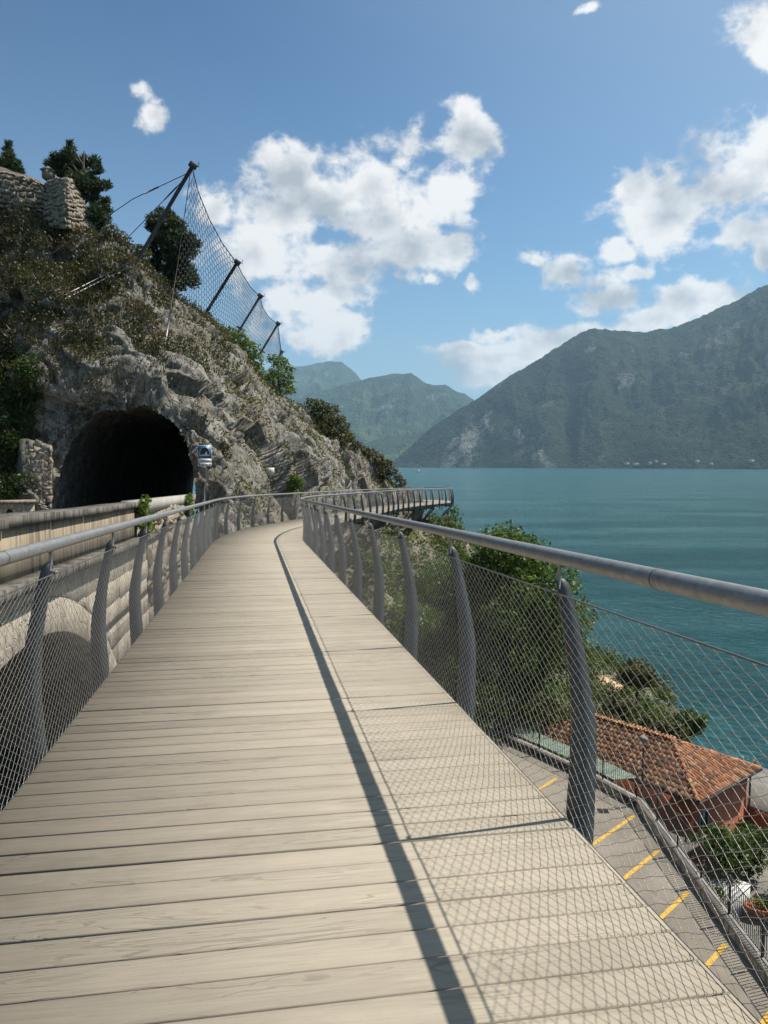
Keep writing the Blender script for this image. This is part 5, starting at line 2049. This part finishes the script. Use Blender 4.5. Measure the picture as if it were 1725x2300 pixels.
tree('shrub', 'yellow-green shrub at the end of the rockfall net', 'shrub', at(630, 905, 57), px_clumps([(612, 808, 14), (632, 815, 17), (650, 830, 12), (620, 838, 20), (645, 852, 17), (605, 858, 22), (632, 872, 22), (590, 862, 18), (655, 876, 12), (612, 884, 18)], 57, .9), M['leaf_bright'], .19, 75, .09, group='shrubs on the spur')
tree('shrub', 'dark olive shrub on the skyline halfway down the spur', 'shrub', at(745, 985, 64), px_clumps([(700, 908, 16), (722, 912, 17), (745, 922, 18), (712, 932, 20), (738, 945, 22), (765, 945, 14), (772, 962, 16), (752, 972, 18), (786, 982, 14), (770, 992, 16), (725, 962, 16), (800, 1000, 12)], 64, 1.0), M['leaf_olive'], .21, 70, .09, group='shrubs on the spur')
tree('shrub', 'brownish shrub at the low end of the spur above the far railing', 'shrub', at(860, 1075, 68), px_clumps([(830, 1018, 14), (850, 1030, 16), (868, 1042, 15), (842, 1046, 18), (880, 1058, 14), (862, 1064, 18), (895, 1074, 12), (838, 1066, 15), (905, 1085, 10), (815, 1010, 12)], 68, .8), M['dry'], .22, 65, .07, group='shrubs on the spur')
p_, n_ = on_cliff(658, 1085)
tree('shrub', 'small yellow-green bush on the rock face above the walkway bend', 'shrub', p_ + Vector((0, 0, -.4)), [(p_ + n_ * .25 + Vector((random.uniform(-.4, .4), 0, z_)), r_) for z_, r_ in ((-.35, .3), (-.1, .36), (.15, .32), (.35, .26), (.0, .3), (.45, .2))], M['leaf_bright'], .13, 150, .03)
p_, n_ = on_cliff(496, 1010)
tree('shrub', 'tuft of yellowish leaves on the rock beside the tunnel sign', 'shrub', p_ + Vector((0, 0, -.3)), [(p_ + n_ * .12 + Vector((dx_, 0, z_)), r_) for dx_, z_, r_ in ((-.1, -.1, .24), (.2, .1, .22), (0, .35, .2), (.3, -.25, .2))], M['dry'], .13, 150, .02)

# ivy curtain left of the portal
V_, C_ = [], []
for _ in range(420):
    px, py = random.uniform(-60, 95), random.uniform(800, 1130)
    lim = np.interp(py, [800, 900, 1000, 1060, 1130], [75, 88, 62, 50, 44])
    if px > lim + random.uniform(-16, 10):
        continue
    p_, n_ = on_cliff(px, py, 31)
    C_.append((p_ + n_ * .15, random.uniform(.25, .5)))
ivy = empty('ivy', tuple(at(20, 1130, 31)))
tag(ivy, 'dark green ivy curtain hanging on the rock left of the tunnel', 'ivy')
V, F = clump_leaves(C_, 42, .15, False, .3)
obj('foliage', V, F, M['ivy'], ivy)
m = MB()
for c, r in C_[::5]:
    m.tube([c + Vector((0, .1, -1.2)), c + Vector((.1, .12, -.5)), c], .02, 4)
m.build('stems', M['bark'], ivy)

# creepers on the wall's joint and its far end
for (al_, w_, lab) in ((17.85, .42, 'green creeper growing from the joint of the stained parapet'), (29.6, .60, 'yellow-green creeper spilling over the pale parapet by the tunnel')):
    cl_c = []
    for _ in range(26):
        a_ = al_ + random.uniform(-w_, w_)
        z_ = cop_t(al_) + random.uniform(-.75, .10)
        p3 = straight(a_, WLAT + random.uniform(.10, .22), z_)
        cl_c.append((Vector(p3), random.uniform(.07, .16)))
    e_ = empty('creeper', tuple(straight(al_, WLAT + .1, cop_t(al_) - .8)))
    tag(e_, lab, 'creeper')
    V, F = clump_leaves(cl_c, 260, .10, False, .4)
    obj('foliage', V, F, M['leaf_bright'], e_)
    m = MB()
    for c, r in cl_c[::4]:
        m.tube([Vector(straight(al_, WLAT + .04, cop_t(al_) - .9)), c], .008, 4)
    m.build('stems', M['bark'], e_)

# trees below the walkway
def ball_clumps(c, R, H, n, rmin, rmax, seed):
    rr_ = random.Random(seed)
    out = []
    for i in range(n):
        t_ = i / (n - 1)
        zz = -H / 2 + H * t_
        rad_ = R * math.sqrt(max(0, 1 - (2 * t_ - 1) ** 2 * .92))
        a_ = i * 2.39996 + rr_.uniform(-.3, .3)
        q_ = rr_.uniform(.45, 1.0) * rad_
        out.append((Vector(c) + Vector((math.cos(a_) * q_, math.sin(a_) * q_, zz)), rr_.uniform(rmin, rmax)))
    return out


SG = 'broadleaf trees on the slope below the walkway'
def slope_tree(x, y, R, top, label, mat='leaf', n=26, seed=0, size=.21, dens=42):
    gz = ground_z(x, y)
    H = (top - gz) * .86
    tree('broadleaf_tree', label, 'tree', (x, y, gz), ball_clumps((x, y, top - H / 2), R, H, n, R * .28, R * .48, seed), M[mat], size, dens, .17, False, SG)


slope_tree(6.9, 41.5, 3.3, -4.3, 'tall dense green tree between the walkway and the tiled roof', 'leaf_mix', 52, 1)
slope_tree(3.2, 43.0, 2.4, -6.2, 'leafy tree below the railing left of the tall green tree', 'leaf_mix', 30, 2)
slope_tree(1.2, 40.0, 1.7, -7.6, 'bushy tree close under the deck edge', 'leaf_bright', 22, 3)
slope_tree(4.4, 38.2, 1.9, -9.6, 'dark bushy tree at the end of the parking road', 'leaf', 24, 4)
slope_tree(8.2, 46.5, 2.3, -9.5, 'rounded tree behind the tall green tree', 'leaf', 24, 5)
slope_tree(9.2, 42.5, 1.6, -13.4, 'low dark tree against the end of the tiled roof', 'leaf_olive', 20, 6)
slope_tree(3.6, 52.0, 2.0, -7.4, 'green tree on the slope under the far walkway', 'leaf_bright', 22, 7)
slope_tree(6.2, 60.0, 2.2, -8.0, 'leafy tree at the foot of the far walkway bracket', 'leaf', 22, 8)
# trees by the water
LG = 'trees on the lake shore'
def shore_tree(px, py, rpx, Y, base_z, label, seed, mat='leaf_olive', n=18):
    c = at(px, py, Y)
    R = rpx * Y / F_PX
    tree('shore_tree', label, 'tree', (c.x, c.y, base_z), ball_clumps(c, R * 1.05, R * 1.15, n, R * .30, R * .46, seed), M[mat], .28, 34, .14, False, LG)


shore_tree(1432, 1512, 40, 62, -21.0, 'round olive-green tree at the water behind the tiled roof', 11)
shore_tree(1398, 1590, 30, 57, -20.5, 'dark tree just left of the round shore tree', 12)
shore_tree(1450, 1628, 34, 54, -20.5, 'dark tree rising straight behind the roof ridge', 13)
shore_tree(1548, 1622, 36, 54, -21.0, 'spreading green tree at the right end of the shore trees', 14, 'leaf')
shore_tree(1510, 1650, 34, 52, -20.8, 'low dark tree behind the right end of the roof ridge', 15)
shore_tree(1370, 1640, 40, 51, -20.0, 'dark tree at the left end of the roof ridge', 16)
# shrubs of the yard
for (x, y, R, z_, lab, mt, sd) in ((14.6, 31.9, 1.25, -16.7, 'big dark green shrub in front of the house end wall', 'leaf', 31), (16.2, 32.9, 1.05, -16.9, 'dark shrub beside the big one under the house window', 'leaf', 32),
                                  (13.0, 29.6, .75, -17.5, 'low leafy shrub along the fence left of the white box', 'leaf_bright', 33), (16.4, 29.6, .85, -17.4, 'green shrub right of the white box', 'leaf', 34), (17.4, 31.0, .95, -17.3, 'leafy shrub at the foot of the terrace', 'leaf_bright', 35)):
    tree('garden_shrub', lab, 'shrub', (x, y, -18.3), ball_clumps((x, y, z_), R, R * 1.5, 16, R * .35, R * .5, sd), M[mt], .17, 70, .05, False, 'shrubs in the yard')
# clay planters
for i_, (x, y, lab) in enumerate(((13.3, 30.9, 'round clay planter beside the white box'), (15.3, 29.9, 'long clay planter at the right of the white box'), (12.4, 30.9, 'clay planter close to the fence'))):
    pe = empty('planter', (x, y, -18.3))
    tag(pe, lab, 'planter', 'clay planters in the yard')
    m = MB()
    a_ = np.linspace(0, 2 * math.pi, 15)[:-1]
    prof_ = [(.30, 0), (.42, .42), (.46, .44), (.46, .52), (.40, .52), (.38, .44), (.02, .43)]
    sx_ = 1.6 if i_ == 1 else 1.0
    V = np.array([(x + math.cos(t) * r_ * sx_, y + math.sin(t) * r_, -18.3 + z_) for r_, z_ in prof_ for t in a_])
    i2 = np.arange(14)
    F = np.concatenate([np.stack([i2 + 14 * j, (i2 + 1) % 14 + 14 * j, (i2 + 1) % 14 + 14 * (j + 1), i2 + 14 * (j + 1)], 1) for j in range(6)])
    m.add(V, F)
    m.build('pot', M['pot'], pe)
    V, F = clump_leaves([(Vector((x + random.uniform(-.25, .25) * sx_, y + random.uniform(-.2, .2), -17.65)), .22) for _ in range(5)], 150, .11)
    obj('leaves', V, F, M['leaf_bright'], pe)

# small terracotta shed by the water, behind the shore trees
sh = empty('boathouse', tuple(at(1370, 1580, 66)))
tag(sh, 'terracotta lean-to roof showing through the shore trees', 'boathouse')
a_, b_ = at(1345, 1512, 66), at(1400, 1540, 64)
dv = (b_ - a_)
dv.z = 0
dv.normalize()
nv_ = Vector((dv.y, -dv.x, 0))
m = MB()
P0 = [a_, b_, b_ + nv_ * 2.0 + Vector((0, 0, -.9)), a_ + nv_ * 2.0 + Vector((0, 0, -.9))]
m.hexa(np.array([p_ - Vector((0, 0, .12)) for p_ in P0] + P0))
m.build('roof', M['tile'], sh)
m = MB()
P0 = [a_ + dv * .2 + nv_ * .2, b_ - dv * .2 + nv_ * .2, b_ - dv * .2 + nv_ * 1.8, a_ + dv * .2 + nv_ * 1.8]
m.hexa(np.array([Vector((p_.x, p_.y, -22.2)) for p_ in P0] + [Vector((p_.x, p_.y, a_.z - 1.05)) for p_ in P0]))
m.build('wall', M['terra'], sh)

# ------------------------------------------------------------------ scrub and grass nobody could count
def scrub_on(P, N, dens_noise, name, label, mat, count, size, thr, blade=False, seed=0, up=0.1):
    d = dens_noise
    sel = np.where(d > thr)[0]
    w_ = (d[sel] - thr)
    w_ /= w_.sum()
    idx = RNG.choice(sel, count, p=w_)
    C = P[idx] + N[idx] * RNG.uniform(0, up, count)[:, None] + RNG.normal(size=(count, 3)) * np.array([.12, .12, .08])
    if blade:
        V, F = blades(C, RNG.uniform(.5, 1.3, count) * size, size * .09, .7)
    else:
        V, F = leaf_quads(C, size * RNG.uniform(.6, 1.4, count))
    o = obj(name, V, F, mat)
    tag(o, label, name.split('_')[-1], kind='stuff')
    return o


cp_ = CLF[:, 2:, :].reshape(-1, 3)
gr_u, gr_v = np.gradient(CLF, axis=0), np.gradient(CLF, axis=1)
cn_ = np.cross(gr_u, gr_v)
cn_ /= np.linalg.norm(cn_, axis=2, keepdims=True) + 1e-9
area = np.linalg.norm(np.cross(gr_u, gr_v), axis=2)[:, 2:].ravel()
cn_ = cn_[:, 2:].reshape(-1, 3)
if cn_[np.argmax(cp_[:, 2] - cp_[:, 1] * .1), 2] < 0:
    cn_ = -cn_
base_n = fbm(cp_ * 0.30, 4, 400)
fine_n = fbm(cp_ * 1.3, 3, 410)
xpx = CX + cp_[:, 0] / cp_[:, 1] * F_PX
ypx = HOR - cp_[:, 2] / cp_[:, 1] * F_PX
free = ~inside.reshape(NU, -1)[:, 2:].ravel()
# thick scrub high on the left, thin towards the bare right flank
veg = 0.55 * base_n + 0.5 * fine_n + 1.35 * np.clip((900 - ypx) / 520, -.6, .8) + 1.3 * np.clip((330 - xpx) / 500, -.5, .6) + np.clip(cn_[:, 2], -.2, .8) * .9
veg = np.where(free & (cp_[:, 1] > 24) & (xpx > -130), veg, -9)
clus = fbm(cp_ * .75, 3, 415)
dA = np.maximum(veg - .55 + 1.1 * clus, 0) ** 1.3 * area
scrub_on(cp_, cn_, dA, 'cliff_scrub', 'dark low scrub clinging to the upper rock', M['scrub'], 85000, .15, 0, up=.5)
dB = np.maximum(veg - .45 + 1.0 * fbm(cp_ * .8, 3, 420), 0) * area
scrub_on(cp_, cn_, dB, 'cliff_grass', 'olive and brown grass tufts on the rock ledges', M['dry'], 90000, .30, 0, True)
rim = np.clip((cp_[:, 0] + 9) / 3, 0, 1) * np.clip((ypx - 700) / 150, 0, 1)
dC = np.maximum(.9 * fbm(cp_ * .55, 4, 430) + cn_[:, 2] * .9 - .25 + .35 * (np.tile(np.clip((vv[2:] - .55) * 2.2, 0, 1), NU)), 0) * area * np.where(free & (xpx > 420) & (cp_[:, 1] > 30), 1, 0)
scrub_on(cp_, cn_, dC, 'ledge_bushes', 'olive bushes and herbs along the ledges of the right flank', M['leaf_olive'], 42000, .17, 0, up=.30)
# hillside
hg = np.stack([GX, GY, ZG], -1).reshape(-1, 3)
hn = np.tile(np.array([[.25, 0, .97]]), (len(hg), 1))
onroad = (GX.ravel() < 10.6) & (GY.ravel() < 36.5) & (GX.ravel() > 0)
yardm = (GX.ravel() > 9.5) & (GY.ravel() < 43)
hd = np.where(onroad | yardm | (hg[:, 2] < -21.8) | (hg[:, 1] < 30) | (Q.ravel() < -.6), 0, np.maximum(.5 + fbm(hg * .35, 4, 450), 0))
for lab, nm, mt, cnt, sz in (('dense green undergrowth covering the slope below the walkway', 'undergrowth', 'leaf', 90000, .24), ('yellow-green bushes among the undergrowth of the slope', 'slope_bushes', 'leaf_bright', 45000, .21), ('dry brown scrub on the slope below the walkway', 'slope_scrub', 'dry', 26000, .24)):
    hd2 = np.maximum(hd * (.6 + fbm(hg * .5, 3, 460 + cnt % 97)), 0)
    idx = RNG.choice(len(hg), cnt, p=hd2 / hd2.sum())
    C = hg[idx] + np.stack([RNG.uniform(-.3, .3, cnt), RNG.uniform(-.3, .3, cnt), np.abs(RNG.normal(size=cnt)) * .45], 1)
    C[:, 2] += np.maximum(fbm(C * .8, 2, 470), 0) * .9
    V, F = leaf_quads(C, sz * RNG.uniform(.6, 1.4, cnt))
    tag(obj(nm, V, F, M[mt]), lab, 'undergrowth', kind='stuff')

# ------------------------------------------------------------------ far shore houses and the sailing boat
FS = 'villas on the far shore'
far = [(1408, 1041, 26, 'long pale villa at the far waterline'), (1428, 1042, 30, 'widest pale villa of the far shore'), (1460, 1040, 16, 'small villa right of the wide pale one'), (1490, 1042, 22, 'grey-roofed villa among far trees'),
       (1566, 1036, 18, 'villa standing a little above the far waterline'), (1597, 1042, 16, 'white villa right of the higher one'), (1688, 1035, 20, 'white house near the right edge of the far shore'), (1474, 1036, 12, 'tiny villa higher in the far trees')]
_mv = np.zeros(len(BIG.data.vertices) * 3)
BIG.data.vertices.foreach_get('co', _mv)
_mf = np.zeros(len(BIG.data.polygons) * 4, dtype=np.int32)
BIG.data.loops.foreach_get('vertex_index', _mf)
MTN_BVH = BVHTree.FromPolygons(_mv.reshape(-1, 3).tolist(), _mf.reshape(-1, 4).tolist())
for (px, py, wd, lab) in far:
    hit = MTN_BVH.ray_cast(Vector((0, 0, 0)), ray(px, py).normalized())
    c = hit[0] if hit[0] is not None else at(px, py, 4300)
    c = c * ((c.length - 9.0) / c.length)
    wd *= 0.95
    e_ = empty('villa', (c.x, c.y, c.z - 12))
    tag(e_, lab, 'house', FS)
    h_ = 6.5
    m = MB()
    m.box((c.x, c.y, c.z - 4), (wd * 1.0, 14, h_ + 8))
    m.build('wall', M['villa'], e_)
    m = MB()
    V = [(c.x - wd / 2 - 1, c.y - 8, c.z + h_ / 2), (c.x + wd / 2 + 1, c.y - 8, c.z + h_ / 2), (c.x + wd / 2 + 1, c.y + 8, c.z + h_ / 2), (c.x - wd / 2 - 1, c.y + 8, c.z + h_ / 2), (c.x - wd / 2 + 4, c.y, c.z + h_ / 2 + 3), (c.x + wd / 2 - 4, c.y, c.z + h_ / 2 + 3)]
    m.add(V, [np.array([(0, 1, 5, 4), (2, 3, 4, 5), (3, 2, 1, 0)]), np.array([(1, 2, 5), (3, 0, 4)])])
    m.build('roof', M['tile'], e_)
bY = 22 * F_PX / 22.0
bc = at(941, 1065, bY)
boat = empty('sailing_boat', (bc.x, bc.y, LAKE))
tag(boat, 'tiny white sailing boat on the lake beyond the far bend', 'boat')
m = MB()
st_ = np.linspace(-1, 1, 9)
V = []
for t_ in st_:
    wv = 1.35 * (1 - max(0, t_) ** 2.2) * (0.85 + .15 * min(1, t_ + 1))
    wv = max(wv, .03)
    V += [(t_ * 4.5, -wv, 1.1 + .25 * max(0, t_)), (t_ * 4.5, -wv * .7, 0.1), (t_ * 4.5, 0, -.35), (t_ * 4.5, wv * .7, 0.1), (t_ * 4.5, wv, 1.1 + .25 * max(0, t_))]
V = np.array(V) + np.array((bc.x, bc.y, LAKE))
F = np.array([(i * 5 + j, i * 5 + j + 1, (i + 1) * 5 + j + 1, (i + 1) * 5 + j) for i in range(8) for j in range(4)] + [(i * 5 + 4, i * 5, (i + 1) * 5, (i + 1) * 5 + 4) for i in range(8)])
m.add(V, F)
m.build('hull', M['white'], boat)
m = MB()
m.tube([(bc.x + .4, bc.y, LAKE + .6), (bc.x + .4, bc.y, LAKE + 12.5)], .09, 5)
m.build('mast', M['iron'], boat)
for nm, pts in (('mainsail', [(.3, 0, 1.9), (-3.8, -.5, 1.9), (-2.0, -.7, 6.0), (.3, 0, 12.2)]), ('jib', [(4.2, 0, 1.5), (.9, -.5, 2.0), (.5, -.1, 10.8)])):
    P = np.array(pts) + np.array((bc.x, bc.y, LAKE))
    n = len(P)
    i = np.arange(n)
    m = MB()
    m.add(np.concatenate([P, P + (0, .05, 0)]), [i[None], (n + i)[::-1][None], np.stack([(i + 1) % n, i, n + i, n + (i + 1) % n], 1)])
    m.build(nm, M['white'], boat)

# ------------------------------------------------------------------ haze: even air over lake and mountains
mh = bpy.data.materials.new('lake_haze')
mh.use_nodes = True
th = NT(mh.node_tree)
th.n.clear()
oh = th.new('ShaderNodeOutputMaterial')
pv = th.new('ShaderNodeVolumePrincipled')
pv.inputs['Color'].default_value = (0.48, 0.76, 1.0, 1)
pv.inputs['Density'].default_value = 5.2e-5
pv.inputs['Anisotropy'].default_value = 0.2
th.link(pv.outputs[0], oh.inputs['Volume'])
zmax = max(float(np.array(o.bound_box)[:, 2].max()) for o in bpy.data.objects if o.name.startswith('mountain'))
m = MB()
m.box((0, 0, (zmax + 12 + LAKE - 1.9) / 2), (39600, 39600, zmax + 12 - (LAKE - 1.9)))
tag(m.build('haze', mh), 'thin blue haze over the lake', 'haze', kind='stuff')
